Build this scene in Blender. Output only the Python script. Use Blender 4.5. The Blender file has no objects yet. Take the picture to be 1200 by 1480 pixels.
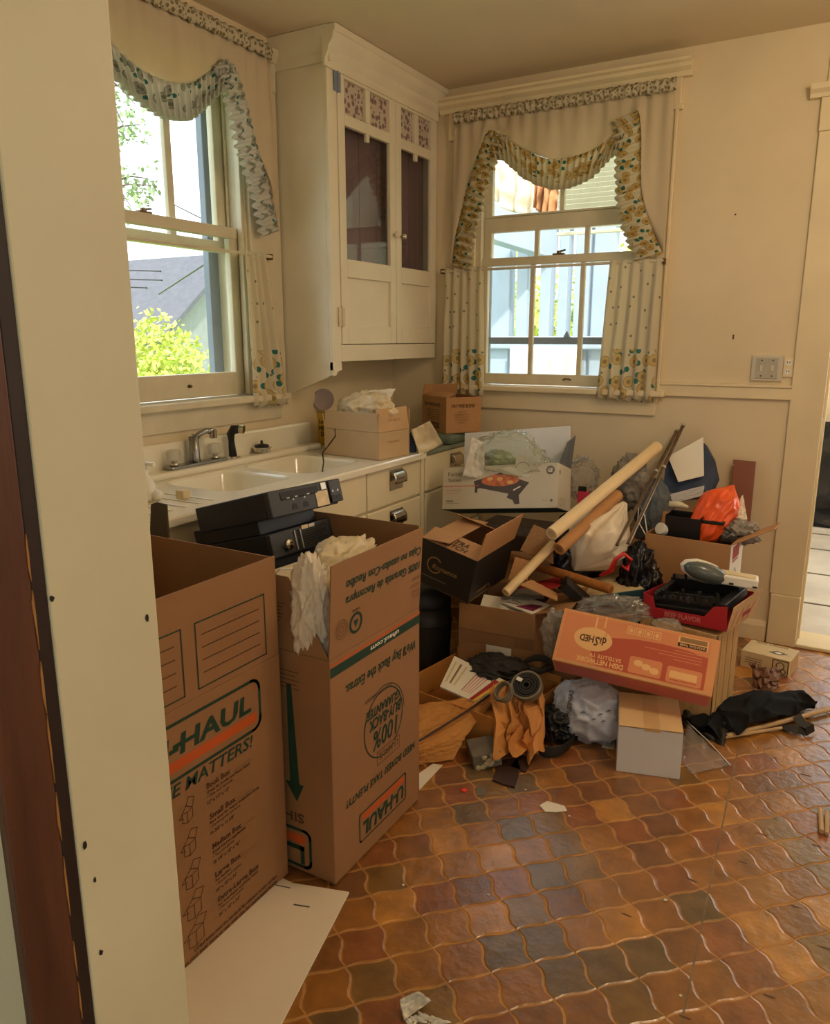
import bpy, bmesh, math, random
from mathutils import Vector, Matrix, Euler, noise
R = math.radians
sc = bpy.context.scene
COL = sc.collection

# ------------------------------------------------------------------ camera, sky, sun, lights, exposure
F_PX, PITCH, YAW, CAM_Z = 1104.4, R(12.86), R(29.9), 1.45
CAM = Vector((0, 0, CAM_Z))
FW = Vector((-math.sin(YAW) * math.cos(PITCH), math.cos(YAW) * math.cos(PITCH), -math.sin(PITCH)))
RT = Vector((math.cos(YAW), math.sin(YAW), 0))
UP = RT.cross(FW)
cd = bpy.data.cameras.new('camera')
cd.sensor_fit = 'HORIZONTAL'; cd.sensor_width = 36; cd.lens = 36 * F_PX / 1200
cd.clip_start = .02
cam = bpy.data.objects.new('camera', cd); COL.objects.link(cam)
cam.matrix_world = Matrix(((RT.x, UP.x, -FW.x, CAM.x), (RT.y, UP.y, -FW.y, CAM.y), (RT.z, UP.z, -FW.z, CAM.z), (0, 0, 0, 1)))
sc.camera = cam
sc.view_settings.view_transform = 'Standard'
sc.view_settings.look = 'None'
sc.view_settings.gamma = 1
sc.view_settings.use_curve_mapping = False
sc.view_settings.exposure = 0.0
wd = bpy.data.worlds.new('sky'); sc.world = wd; wd.use_nodes = True
wn = wd.node_tree
bg = wn.nodes['Background']; bg.inputs[0].default_value = (.80, .90, 1.0, 1); bg.inputs[1].default_value = 3.5
sun = bpy.data.lights.new('sun', 'SUN'); sun.energy = 5.0; sun.angle = R(3); sun.color = (1, .93, .8)
so = bpy.data.objects.new('sun', sun); COL.objects.link(so); so.rotation_euler = Vector((-.45, .5, -.75)).to_track_quat('-Z', 'Y').to_euler()


def area(name, loc, rot, sx, sy, power, col):
    l = bpy.data.lights.new(name, 'AREA'); l.shape = 'RECTANGLE'; l.size = sx; l.size_y = sy; l.energy = power; l.color = col
    o = bpy.data.objects.new(name, l); COL.objects.link(o); o.location = loc; o.rotation_euler = rot
    return o


# kitchen ceiling lamp (out of frame, on the right), back room window light, two added fill lights
lp = bpy.data.lights.new('ceiling_lamp_light', 'POINT'); lp.energy = 31; lp.color = (1, .78, .54); lp.shadow_soft_size = .16
lo = bpy.data.objects.new('ceiling_lamp_light', lp); COL.objects.link(lo); lo.location = (.35, 2.3, 2.45)
area('kitchen_right_fill_light', (1.52, 1.9, 1.6), (0, R(90), 0), 1.2, 1.2, 5, (1, .93, .84))  # added fill from the right; the wall has no window
area('dining_fill_light', (1.3, -1.6, 1.7), (R(75), 0, R(30)), 1.2, 1.4, 9.5, (.80, .89, 1))  # added fill behind the camera, no window in that room
area('back_room_window_light', (1.9, 5.6, 1.7), (0, R(80), 0), 1.6, 1.8, 42, (1, .97, .92))


# ------------------------------------------------------------------ helpers
def P(px, py, x=None, y=None, z=None):
    """world point seen at a pixel of the 1200x1480 photograph, at a known x, y or z"""
    d = FW + RT * ((px - 600) / F_PX) - UP * ((py - 740) / F_PX)
    if x is not None: t = (x - CAM.x) / d.x
    elif y is not None: t = (y - CAM.y) / d.y
    else: t = (z - CAM.z) / d.z
    return CAM + d * t


def lin(c):
    return tuple((v / 12.92 if v <= .04045 else ((v + .055) / 1.055) ** 2.4) for v in [x / 255 for x in c])


def mat(name, c, rough=.6, metal=0, var=.12, scale=6, bump=0, bscale=80, spec=.5, stretch=(1, 1, 1), coat=0, sheen=0):
    m = bpy.data.materials.new(name); m.use_nodes = True
    nt = m.node_tree; b = nt.nodes['Principled BSDF']
    b.inputs['Roughness'].default_value = rough; b.inputs['Metallic'].default_value = metal
    b.inputs['Specular IOR Level'].default_value = spec
    if coat: b.inputs['Coat Weight'].default_value = coat
    if sheen: b.inputs['Sheen Weight'].default_value = sheen
    L = lin(c)
    tc = nt.nodes.new('ShaderNodeTexCoord'); mp = nt.nodes.new('ShaderNodeMapping'); mp.inputs['Scale'].default_value = stretch
    nt.links.new(tc.outputs['Object'], mp.inputs[0])
    n = nt.nodes.new('ShaderNodeTexNoise'); n.inputs['Scale'].default_value = scale; n.inputs['Detail'].default_value = 5
    nt.links.new(mp.outputs[0], n.inputs['Vector'])
    r = nt.nodes.new('ShaderNodeValToRGB')
    r.color_ramp.elements[0].position = .3; r.color_ramp.elements[1].position = .7
    r.color_ramp.elements[0].color = (*[v * (1 - var) for v in L], 1)
    r.color_ramp.elements[1].color = (*[min(1, v * (1 + var)) for v in L], 1)
    nt.links.new(n.outputs['Fac'], r.inputs[0]); nt.links.new(r.outputs[0], b.inputs['Base Color'])
    if bump:
        n2 = nt.nodes.new('ShaderNodeTexNoise'); n2.inputs['Scale'].default_value = bscale; n2.inputs['Detail'].default_value = 4
        nt.links.new(mp.outputs[0], n2.inputs['Vector'])
        bp = nt.nodes.new('ShaderNodeBump'); bp.inputs['Strength'].default_value = bump; bp.inputs['Distance'].default_value = .004
        nt.links.new(n2.outputs['Fac'], bp.inputs['Height']); nt.links.new(bp.outputs[0], b.inputs['Normal'])
    return m


def glassy(name, tint=(1, 1, 1), rough=.03, opac=.0, body=(.9, .9, .9), bump=0, ior=1.45):
    """thin clear pane or film: straight transmission, mirror by Fresnel, a little body colour"""
    m = bpy.data.materials.new(name); m.use_nodes = True
    nt = m.node_tree; nt.nodes.remove(nt.nodes['Principled BSDF']); out = nt.nodes['Material Output']
    t = nt.nodes.new('ShaderNodeBsdfTransparent'); t.inputs[0].default_value = (*tint, 1)
    g = nt.nodes.new('ShaderNodeBsdfGlossy'); g.inputs['Roughness'].default_value = rough
    # Schlick reflectance from |cos| so that both faces of a thin pane behave alike
    ge = nt.nodes.new('ShaderNodeNewGeometry'); dp = nt.nodes.new('ShaderNodeVectorMath'); dp.operation = 'DOT_PRODUCT'
    nt.links.new(ge.outputs['Incoming'], dp.inputs[0]); nt.links.new(ge.outputs['Normal'], dp.inputs[1])
    def mth(op, a, c=None):
        q = nt.nodes.new('ShaderNodeMath'); q.operation = op
        for i, val in enumerate((a, c)):
            if val is None: continue
            if isinstance(val, (int, float)): q.inputs[i].default_value = val
            else: nt.links.new(val, q.inputs[i])
        return q.outputs[0]
    f0 = ((ior - 1) / (ior + 1)) ** 2
    fac = mth('ADD', mth('MULTIPLY', mth('POWER', mth('SUBTRACT', 1.0, mth('MINIMUM', mth('ABSOLUTE', dp.outputs['Value']), 1.0)), 5.0), 1 - f0), f0)
    d = nt.nodes.new('ShaderNodeBsdfDiffuse'); d.inputs[0].default_value = (*body, 1)
    mx0 = nt.nodes.new('ShaderNodeMixShader'); mx0.inputs[0].default_value = opac
    nt.links.new(t.outputs[0], mx0.inputs[1]); nt.links.new(d.outputs[0], mx0.inputs[2])
    mx = nt.nodes.new('ShaderNodeMixShader')
    nt.links.new(fac, mx.inputs[0]); nt.links.new(mx0.outputs[0], mx.inputs[1]); nt.links.new(g.outputs[0], mx.inputs[2])
    nt.links.new(mx.outputs[0], out.inputs[0])
    if bump:
        tc = nt.nodes.new('ShaderNodeTexCoord'); n = nt.nodes.new('ShaderNodeTexNoise'); n.inputs['Scale'].default_value = 45
        nt.links.new(tc.outputs['Object'], n.inputs['Vector'])
        bp = nt.nodes.new('ShaderNodeBump'); bp.inputs['Strength'].default_value = bump; bp.inputs['Distance'].default_value = .01
        nt.links.new(n.outputs['Fac'], bp.inputs['Height'])
        for q in (g, d): nt.links.new(bp.outputs[0], q.inputs['Normal'])
        nt.links.new(bp.outputs[0], dp.inputs[1])
    return m


class MB:
    def __init__(s): s.v = []; s.f = []; s.mi = []; s.uv = None; s.m = 0
    def add(s, vs, fs):
        o = len(s.v); s.v += [tuple(p) for p in vs]
        for f in fs: s.f.append(tuple(i + o for i in f)); s.mi.append(s.m)
        return s
    def box(s, x0, y0, z0, x1, y1, z1, M=None):
        vs = [Vector((x, y, z)) for z in (z0, z1) for y in (y0, y1) for x in (x0, x1)]
        if M: vs = [M @ q for q in vs]
        return s.add(vs, [(0, 2, 3, 1), (4, 5, 7, 6), (0, 1, 5, 4), (2, 6, 7, 3), (0, 4, 6, 2), (1, 3, 7, 5)])
    def prism(s, poly, o, u, v, w):
        """polygon [(a,b)] in the plane o + a*u + b*v, pushed along w"""
        o, u, v, w = map(Vector, (o, u, v, w)); n = len(poly)
        A = [o + u * a + v * b for a, b in poly]; B = [q + w for q in A]
        return s.add(A + B, [tuple(range(n))[::-1], tuple(range(n, 2 * n))] + [(i, (i + 1) % n, n + (i + 1) % n, n + i) for i in range(n)])
    def tube(s, path, r, seg=10, cap=True, flat=1.0):
        pts = [Vector(p) for p in path]; n = len(pts)
        rr = r if hasattr(r, '__len__') else [r] * n
        vs = []; up = Vector((0, 0, 1))
        for i, p in enumerate(pts):
            t = (pts[min(i + 1, n - 1)] - pts[max(i - 1, 0)]).normalized()
            a = t.cross(up)
            if a.length < .05: a = t.cross(Vector((1, 0, 0)))
            a.normalize(); b = t.cross(a)
            for k in range(seg):
                q = 2 * math.pi * k / seg
                vs.append(p + (a * math.cos(q) + b * math.sin(q) * flat) * rr[i])
        fs = [(i * seg + k, i * seg + (k + 1) % seg, (i + 1) * seg + (k + 1) % seg, (i + 1) * seg + k) for i in range(n - 1) for k in range(seg)]
        if cap: fs += [tuple(range(seg))[::-1], tuple((n - 1) * seg + k for k in range(seg))]
        return s.add(vs, fs)
    def lathe(s, prof, c=(0, 0, 0), seg=24, M=None):
        c = Vector(c); vs = []
        for r, z in prof:
            for k in range(seg):
                q = 2 * math.pi * k / seg; p = Vector((r * math.cos(q), r * math.sin(q), z))
                vs.append(c + (M @ p if M else p))
        n = len(prof)
        fs = [(i * seg + k, i * seg + (k + 1) % seg, (i + 1) * seg + (k + 1) % seg, (i + 1) * seg + k) for i in range(n - 1) for k in range(seg)]
        if prof[0][0] > 1e-4: fs.append(tuple(range(seg))[::-1])
        if prof[-1][0] > 1e-4: fs.append(tuple((n - 1) * seg + k for k in range(seg)))
        return s.add(vs, fs)
    def grid(s, fn, nu, nv):
        vs = [fn(i / nu, j / nv) for j in range(nv + 1) for i in range(nu + 1)]
        return s.add(vs, [(j * (nu + 1) + i, j * (nu + 1) + i + 1, (j + 1) * (nu + 1) + i + 1, (j + 1) * (nu + 1) + i) for j in range(nv) for i in range(nu)])
    def blob(s, c, r, seed=0, amp=.25, freq=1.6, sub=4, M=None, zmin=None, cren=1.0, axis=0.0):
        """crumpled lump: facets between raised creases (cells), soft large-scale noise, optional folds gathered along local z"""
        bm = bmesh.new(); bmesh.ops.create_icosphere(bm, subdivisions=sub, radius=1)
        off = Vector((seed * 7.3, seed * 3.1, seed * 1.7)); c = Vector(c); vs = []
        for v in bm.verts:
            d = v.co.normalized(); k = 0
            if sub > 2:
                for fq, a in ((freq * 1.1, 1.0), (freq * 2.3, .55), (freq * 4.6, .25)):
                    w = d * fq + off + Vector((noise.noise(d * fq + off), noise.noise(d * fq - off), 0)) * .35
                    ds = noise.voronoi(w)[0]; e = min(ds[1] - ds[0], .5) / .5
                    k += a * ((1 - e) ** 2 * .9 * cren - .25)
                k += .9 * noise.noise(d * freq * .9 + off)
                if axis:
                    th = math.atan2(d.y, d.x); k += axis * (1 - 2.4 * abs(noise.noise(Vector((math.cos(th) * 3.2, math.sin(th) * 3.2, d.z * .8 + seed)))))
            else:
                k = 1.2 * noise.noise(d * freq + off)
            p = d * (1 + amp * .8 * k)
            p = Vector((p.x * r[0], p.y * r[1], p.z * r[2]))
            p = c + (M @ p if M else p)
            if zmin is not None and p.z < zmin: p.z = zmin + (p.z - zmin) * .02
            vs.append(p)
        s.add(vs, [tuple(q.index for q in f.verts) for f in bm.faces]); bm.free()
        return s
    def build(s, name, m, parent=None, smooth=False, bevel=0, solid=0, recalc=True, sub=0):
        me = bpy.data.meshes.new(name); me.from_pydata(s.v, [], s.f)
        ms = m if isinstance(m, (list, tuple)) else [m]
        for q in ms: me.materials.append(q)
        if len(ms) > 1: me.polygons.foreach_set('material_index', s.mi)
        if recalc:
            bm = bmesh.new(); bm.from_mesh(me); bmesh.ops.recalc_face_normals(bm, faces=bm.faces); bm.to_mesh(me); bm.free()
        if smooth: me.polygons.foreach_set('use_smooth', [True] * len(me.polygons))
        if s.uv:
            ul = me.uv_layers.new(name='UVMap')
            for l in me.loops: ul.data[l.index].uv = s.uv[l.vertex_index]
        o = bpy.data.objects.new(name, me); COL.objects.link(o)
        if parent: o.parent = parent
        if solid:
            q = o.modifiers.new('thickness', 'SOLIDIFY'); q.thickness = solid; q.offset = 0
        if bevel:
            q = o.modifiers.new('bevel', 'BEVEL'); q.width = bevel; q.segments = 2; q.limit_method = 'ANGLE'; q.angle_limit = R(40)
        if sub:
            q = o.modifiers.new('sub', 'SUBSURF'); q.levels = sub; q.render_levels = sub
        return o


def tag(o, label, cat, group=None, kind=None):
    o['label'] = label; o['category'] = cat
    if group: o['group'] = group
    if kind: o['kind'] = kind
    return o


def struct(o):
    o['kind'] = 'structure'; return o


def thing(name, label, cat, loc=(0, 0, 0), eul=(0, 0, 0), group=None):
    o = bpy.data.objects.new(name, None); COL.objects.link(o); o.empty_display_size = .05
    o.location = loc; o.rotation_euler = Euler([R(a) for a in eul])
    return tag(o, label, cat, group)


def bx(name, b, m, parent=None, bevel=.003, **k):
    return MB().box(*b).build(name, m, parent, bevel=bevel, **k)


def copy_tree(o, parent=None):
    c = o.copy(); COL.objects.link(c)
    if parent: c.parent = parent
    for ch in o.children: copy_tree(ch, c)
    return c


_tc = {}
def text_mesh(s, shear=0, bold=0):
    k = (s, shear, bold)
    if k in _tc: return _tc[k]
    cu = bpy.data.curves.new('t', 'FONT'); cu.body = s; cu.size = 1; cu.shear = shear; cu.offset = bold; cu.resolution_u = 2
    o = bpy.data.objects.new('t', cu); COL.objects.link(o)
    dg = bpy.context.evaluated_depsgraph_get(); me = o.evaluated_get(dg).to_mesh()
    vs = [v.co.copy() for v in me.vertices]; fs = [tuple(p.vertices) for p in me.polygons]
    o.evaluated_get(dg).to_mesh_clear(); bpy.data.objects.remove(o); bpy.data.curves.remove(cu)
    x0 = min((v.x for v in vs), default=0); x1 = max((v.x for v in vs), default=1)
    _tc[k] = ([(v.x - x0, v.y) for v in vs], fs, x1 - x0)
    return _tc[k]


class Pr:
    """flat print on a face: local frame o,u,v of a thing"""
    def __init__(s, root, o, u, v, lift=.0009, flip=0):
        s.root = root; s.flip = flip; s.u = Vector(u).normalized(); s.v = Vector(v).normalized(); n = s.u.cross(s.v); s.n = n
        s.o = Vector(o) + n * lift; s.d = {}
    def _mb(s, m): return s.d.setdefault(m.name, (MB(), m))[0]
    def pt(s, x, y, e=0): return s.o + s.u * x + s.v * (s.flip - y if s.flip else y) + s.n * e
    def text(s, t, x, y, h, m, w=None, bold=.0, shear=0, e=0.0004):
        vs, fs, wid = text_mesh(t, shear, bold); k = h / .70; kx = (w / wid) if w else k
        s._mb(m).add([s.pt(x + a * kx, (y + h - b * k) if s.flip else (y + b * k), e) for a, b in vs], fs); return s
    def poly(s, pts, m, e=0): s._mb(m).add([s.pt(a, b, e) for a, b in pts], [tuple(range(len(pts)))]); return s
    def rect(s, x0, y0, x1, y1, m, e=0): return s.poly([(x0, y0), (x1, y0), (x1, y1), (x0, y1)], m, e)
    def line(s, pts, w, m, closed=False, e=0.0002):
        q = list(pts) + ([pts[0]] if closed else [])
        for (a, b), (c, d) in zip(q, q[1:]):
            L = math.hypot(c - a, d - b) or 1; dx, dy = (c - a) / L * w / 2, (d - b) / L * w / 2
            s.poly([(a - dx + dy, b - dy - dx), (c + dx + dy, d + dy - dx), (c + dx - dy, d + dy + dx), (a - dx - dy, b - dy + dx)], m, e)
        return s
    def frame(s, x0, y0, x1, y1, w, m, e=0.0002): return s.line([(x0, y0), (x1, y0), (x1, y1), (x0, y1)], w, m, True, e)
    def ring(s, cx, cy, r, w, m, a0=0, a1=360, n=28, e=0.0002, sy=1):
        A = [R(a0 + (a1 - a0) * i / n) for i in range(n + 1)]
        vs = [s.pt(cx + q * math.cos(a), cy + q * math.sin(a) * sy, e) for a in A for q in (r - w / 2, r + w / 2)]
        s._mb(m).add(vs, [(2 * i, 2 * i + 1, 2 * i + 3, 2 * i + 2) for i in range(n)]); return s
    def disc(s, cx, cy, rx, ry, m, e=0, n=28):
        return s.poly([(cx + rx * math.cos(2 * math.pi * i / n), cy + ry * math.sin(2 * math.pi * i / n)) for i in range(n)], m, e)
    def build(s, name='print'):
        for mb, m in s.d.values(): mb.build(name, m, s.root, recalc=False)
        return s


# ------------------------------------------------------------------ materials
M = {}
M['wall'] = mat('wall_paint', (226, 208, 172), .6, var=.06, scale=2.2, bump=.15, bscale=30)
M['trim'] = mat('trim_paint', (230, 213, 174), .42, var=.05, scale=5, bump=.1, bscale=25)
M['ceiling'] = mat('ceiling_paint', (226, 210, 180), .75, var=.06, scale=1.5)
M['cab'] = mat('cabinet_paint', (232, 222, 196), .4, var=.05, scale=4, bump=.08, bscale=30)
M['jamb'] = mat('jamb_paint', (222, 208, 172), .45, var=.05, scale=6, bump=.12, bscale=22)
M['jambwall'] = mat('dining_wall_paint', (224, 214, 188), .6, var=.04)
M['darkwood'] = mat('dark_wood', (92, 52, 34), .45, var=.35, scale=5, bump=.3, bscale=30, stretch=(6, 6, .6))
M['reveal_shade'] = mat('reveal_shadow_wood', (40, 24, 20), .5, var=.3, scale=6, stretch=(5, 5, .6))  # casing wood with the shadow of the reveal in its colour
M['rawwood'] = mat('raw_wood', (176, 118, 62), .6, var=.2, scale=20)
M['sash'] = mat('sash_paint', (214, 202, 172), .45, var=.07, scale=9, bump=.15, bscale=40)
M['storm'] = mat('storm_frame', (128, 138, 154), .5, var=.1)
M['porchwhite'] = mat('porch_white', (168, 182, 198), .5, var=.05)
M['blind'] = mat('blind_slat', (232, 228, 212), .5, var=.05)
M['brass'] = mat('aged_brass', (110, 90, 58), .4, .8, var=.25, scale=30)
M['chrome'] = mat('chrome', (205, 200, 190), .14, 1, var=.05)
M['steel'] = mat('faucet_steel', (150, 150, 148), .25, .9, var=.08)
M['enamel'] = mat('white_enamel', (240, 232, 208), .18, var=.04, scale=3, coat=.3)
M['metalcab'] = mat('enamelled_steel_cabinet', (236, 222, 184), .3, var=.04, scale=3)
M['laminate'] = mat('green_grey_laminate', (130, 138, 118), .45, var=.12)
M['card'] = mat('cardboard', (184, 136, 88), .75, var=.09, scale=5, bump=.1, bscale=60)
M['card_m'] = mat('moving_box_card', (156, 114, 76), .75, var=.07, scale=4, bump=.1, bscale=60)
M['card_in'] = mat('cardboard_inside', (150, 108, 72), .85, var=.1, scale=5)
M['card_l'] = mat('pale_cardboard', (204, 166, 118), .75, var=.1, scale=7, bump=.1, bscale=60)
M['card_d'] = mat('dull_cardboard', (160, 118, 76), .8, var=.14, scale=6, bump=.1)
M['card_pale'] = mat('pale_tan_cardboard', (196, 166, 124), .7, var=.06, scale=7)
M['platem'] = mat('dull_mauve_plate', (168, 152, 148), .5, var=.06)
M['card_l2'] = mat('tan_tape', (214, 176, 122), .45, var=.05)
M['card_l3'] = mat('tan_lid_card', (226, 188, 134), .7, var=.05)
M['card_w'] = mat('cream_cardboard', (214, 194, 150), .7, var=.08, scale=7)
M['card_tan'] = mat('tan_worn_cardboard', (198, 160, 104), .75, var=.16, scale=8, stretch=(8, 8, 1))
M['blackcard'] = mat('black_printed_card', (26, 24, 22), .5, var=.25)
M['whitecard'] = mat('white_card', (226, 226, 226), .5, var=.04)
M['greycard'] = mat('warm_grey_card', (206, 198, 178), .5, var=.04)
M['dishorange'] = mat('orange_printed_card', (224, 152, 94), .6, var=.06)
M['dishfield'] = mat('print_light_orange', (222, 138, 88), .6, var=.04)
M['dishred'] = mat('print_brick_red', (190, 82, 52), .6, var=.05)
M['dishlight'] = mat('print_pale_orange', (240, 186, 122), .6, var=.05)
M['foam'] = mat('white_board', (236, 222, 196), .6, var=.05, scale=4)
M['pgreen'] = mat('print_green', (26, 62, 46), .7, var=.1)
M['porange'] = mat('print_orange', (206, 92, 34), .7, var=.08)
M['pblack'] = mat('print_black', (34, 26, 20), .7, var=.1)
M['pbrown'] = mat('print_brown', (92, 62, 36), .75, var=.1)
M['pfaint'] = mat('print_faint_brown', (138, 98, 62), .75, var=.1)
M['pgrey'] = mat('print_grey', (120, 112, 98), .7, var=.1)
M['pwhite'] = mat('print_white', (238, 232, 216), .7, var=.04)
M['pred'] = mat('print_red', (168, 34, 36), .6, var=.08)
M['pmeat'] = mat('print_meat', (206, 118, 76), .6, var=.35, scale=40)
M['pgold'] = mat('print_gold', (150, 112, 62), .6, var=.1)
M['ppink'] = mat('print_pink', (214, 120, 112), .6, var=.08)
M['pdark'] = mat('print_pan_grey', (84, 76, 72), .5, var=.1)
M['redcard'] = mat('red_printed_card', (176, 34, 44), .5, var=.12)
M['yellowcard'] = mat('yellow_card', (222, 182, 60), .55, var=.08)
M['tealcard'] = mat('teal_card', (36, 74, 84), .5, var=.15)
M['black'] = mat('black_plastic', (24, 25, 27), .4, var=.2)
M['black2'] = mat('dark_grey_plastic', (52, 54, 56), .45, var=.15)
M['navyblack'] = mat('blue_black_casing', (30, 36, 48), .45, var=.2)
M['slot'] = mat('slot_black', (8, 8, 9), .5, var=.1)
M['silver'] = mat('silver_label', (196, 190, 176), .3, .5, var=.12)
M['label'] = mat('tan_label', (222, 196, 150), .4, var=.2, scale=30)
M['plastic_w'] = mat('white_plastic', (238, 234, 222), .35, var=.04)
M['bag_w'] = mat('white_bag_film', (234, 220, 196), .32, var=.07, scale=9, bump=.5, bscale=30)
M['bag_cream'] = mat('cream_bag_film', (222, 204, 166), .35, var=.08, scale=9, bump=.5, bscale=35)
M['bag_blue'] = mat('blue_grey_bag_film', (196, 200, 212), .35, var=.08, scale=9, bump=.5, bscale=30)
M['bag_black'] = mat('black_bag_film', (22, 22, 25), .25, var=.3, scale=9, bump=.6, bscale=18)
M['bag_grey'] = mat('grey_bag_film', (146, 138, 126), .35, var=.12, scale=9, bump=.5, bscale=30)
M['red_tie'] = mat('red_film', (206, 34, 34), .35, var=.15, scale=20)
M['orange_bag'] = mat('orange_film', (244, 92, 34), .35, var=.14, scale=12, bump=.5, bscale=25)
M['clear'] = glassy('clear_crumpled_film', (.97, .97, .95), .1, .12, (.92, .88, .78), bump=.3)
M['clear2'] = glassy('clear_flat_film', (.95, .95, .95), .1, .12, (.8, .78, .74), bump=.2)
M['clear_green'] = glassy('pale_green_film', (.96, .97, .93), .1, .17, (.78, .83, .66), bump=.3)
M['acrylic'] = glassy('clear_acrylic', (.9, .9, .88), .05, .18, (.8, .78, .72), ior=1.6)
M['pane'] = glassy('window_glass', (.97, .98, .98), .01, .02, (.8, .82, .84))
M['cabglass'] = glassy('cabinet_glass', (.95, .95, .95), .02, .0)
M['mauve'] = mat('mauve_planks', (122, 98, 104), .5, var=.1, scale=4, stretch=(6, 6, .5))
M['kraft'] = mat('kraft_paper', (196, 134, 62), .7, var=.1, scale=9, bump=.3, bscale=25)
M['kraft2'] = mat('crumpled_kraft', (204, 138, 70), .65, var=.14, scale=9, bump=.3, bscale=35)
M['brownpaper'] = mat('brown_paper', (120, 82, 56), .65, var=.2, scale=9, bump=.3)
M['paper'] = mat('white_paper', (234, 226, 206), .7, var=.05)
M['belt'] = mat('dark_webbing', (38, 34, 30), .7, var=.25, scale=20, bump=.4, bscale=200)
M['cord'] = mat('grey_cord', (120, 108, 84), .6, var=.25, scale=40)
M['cordblack'] = mat('black_cord', (20, 19, 18), .5, var=.2)
M['binmat'] = mat('dark_bin_plastic', (44, 43, 38), .5, var=.2, scale=5)
M['roll_cream'] = mat('cream_roll_paper', (236, 208, 158), .6, var=.05, scale=8)
M['roll_brown'] = mat('brown_roll_paper', (188, 134, 76), .65, var=.1, scale=8)
M['stickwood'] = mat('varnished_wood', (158, 98, 42), .35, var=.2, scale=6, stretch=(1, 8, 8))
M['palewood'] = mat('pale_wood', (204, 172, 128), .5, var=.15, scale=8)
M['polemetal'] = mat('dull_metal_rod', (112, 94, 72), .35, .6, var=.3, scale=20)
M['denim'] = mat('navy_cloth', (62, 74, 100), .8, var=.2, scale=20, bump=.3, bscale=200)
M['greyblue'] = mat('grey_blue_cloth', (98, 104, 108), .85, var=.2, scale=9, bump=.3, bscale=60)
M['hardboard'] = mat('brown_hardboard', (138, 84, 64), .5, var=.12)
M['pinkcard'] = mat('pink_card', (224, 62, 96), .5, var=.1)
M['brick_scrap'] = mat('grey_composite', (112, 104, 90), .7, var=.2, scale=20, bump=.5)
M['pebble'] = mat('pale_pebble', (182, 168, 134), .7, var=.25, scale=30)
M['darkscrap'] = mat('dark_brown_vinyl', (58, 38, 30), .5, var=.2)
M['leaf'] = mat('spring_leaf', (196, 206, 96), .6, var=.3, scale=3)
M['leaf2'] = mat('tree_leaf', (140, 160, 110), .6, var=.3, scale=3)
M['bark'] = mat('bark', (96, 84, 72), .9, var=.3)
M['roofm'] = mat('shingle_roof', (92, 92, 98), .8, var=.15)
M['siding'] = mat('neighbour_siding', (140, 142, 140), .8, var=.08)
M['grass'] = mat('lawn', (140, 170, 60), .9, var=.3)
M['laundry'] = mat('white_cloth', (238, 228, 212), .8, var=.06)
M['laundry2'] = mat('patterned_cloth', (206, 150, 104), .8, var=.35, scale=14)
M['greyfloor'] = mat('pale_floor', (206, 200, 190), .5, var=.14, scale=4, bump=.3, bscale=12)
M['greenpatch'] = mat('dusty_green_cloth', (110, 124, 108), .8, var=.2)


def floral(name, base, scale, flower, leafc, vmax=None, dens=.34, sprig=False):
    """printed cotton: flower heads with rings and leaves laid out by UV in metres"""
    m = bpy.data.materials.new(name); m.use_nodes = True; nt = m.node_tree; b = nt.nodes['Principled BSDF']
    b.inputs['Roughness'].default_value = .85
    N = nt.nodes.new; Lk = nt.links.new
    tc = N('ShaderNodeTexCoord')
    def vor(sc_, off):
        mp = N('ShaderNodeMapping'); mp.inputs['Location'].default_value = off; Lk(tc.outputs['UV'], mp.inputs[0])
        v = N('ShaderNodeTexVoronoi'); v.inputs['Scale'].default_value = sc_; v.voronoi_dimensions = '2D'; v.inputs['Randomness'].default_value = .75
        Lk(mp.outputs[0], v.inputs['Vector']); return v
    def lt(a, val):
        q = N('ShaderNodeMath'); q.operation = 'LESS_THAN'; Lk(a, q.inputs[0]); q.inputs[1].default_value = val; return q.outputs[0]
    def mul(a, c):
        q = N('ShaderNodeMath'); q.operation = 'MULTIPLY'; Lk(a, q.inputs[0]); Lk(c, q.inputs[1]); return q.outputs[0]
    def mix(f, c0, c1):
        q = N('ShaderNodeMix'); q.data_type = 'RGBA'; Lk(f, q.inputs[0])
        if hasattr(c0, 'links'): Lk(c0, q.inputs[6])
        else: q.inputs[6].default_value = (*lin(c0), 1)
        q.inputs[7].default_value = (*lin(c1), 1); return q.outputs[2]
    sep = N('ShaderNodeSeparateXYZ'); Lk(tc.outputs['UV'], sep.inputs[0])
    gate = lt(sep.outputs[1], vmax) if vmax else None
    v2 = vor(scale * 1.5, (.37, .21, 0)); lf = lt(v2.outputs['Distance'], dens * .8)
    sp = N('ShaderNodeSeparateColor'); Lk(v2.outputs['Color'], sp.inputs[0]); lf = mul(lf, lt(sp.outputs[0], .5))
    v1 = vor(scale, (0, 0, 0)); fl = lt(v1.outputs['Distance'], dens); cen = lt(v1.outputs['Distance'], dens * .42); rim = lt(v1.outputs['Distance'], dens * 1.12)
    if gate: lf, fl, cen, rim = [mul(q, gate) for q in (lf, fl, cen, rim)]
    c = base
    if sprig:
        v3 = vor(11, (.1, .6, 0)); c = mix(lt(v3.outputs['Distance'], .07), c, (146, 144, 120))
    c = mix(lf, c, leafc)
    c = mix(rim, c, tuple(int(x * .8) for x in flower)); c = mix(fl, c, flower); c = mix(cen, c, tuple(int(x * .78) for x in flower))
    Lk(c, b.inputs['Base Color'])
    # thin cloth lets daylight glow through
    tr = N('ShaderNodeBsdfTranslucent'); Lk(c, tr.inputs[0]); mx = N('ShaderNodeMixShader'); mx.inputs[0].default_value = .3
    Lk(b.outputs[0], mx.inputs[1]); Lk(tr.outputs[0], mx.inputs[2]); Lk(mx.outputs[0], nt.nodes['Material Output'].inputs[0])
    return m


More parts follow.
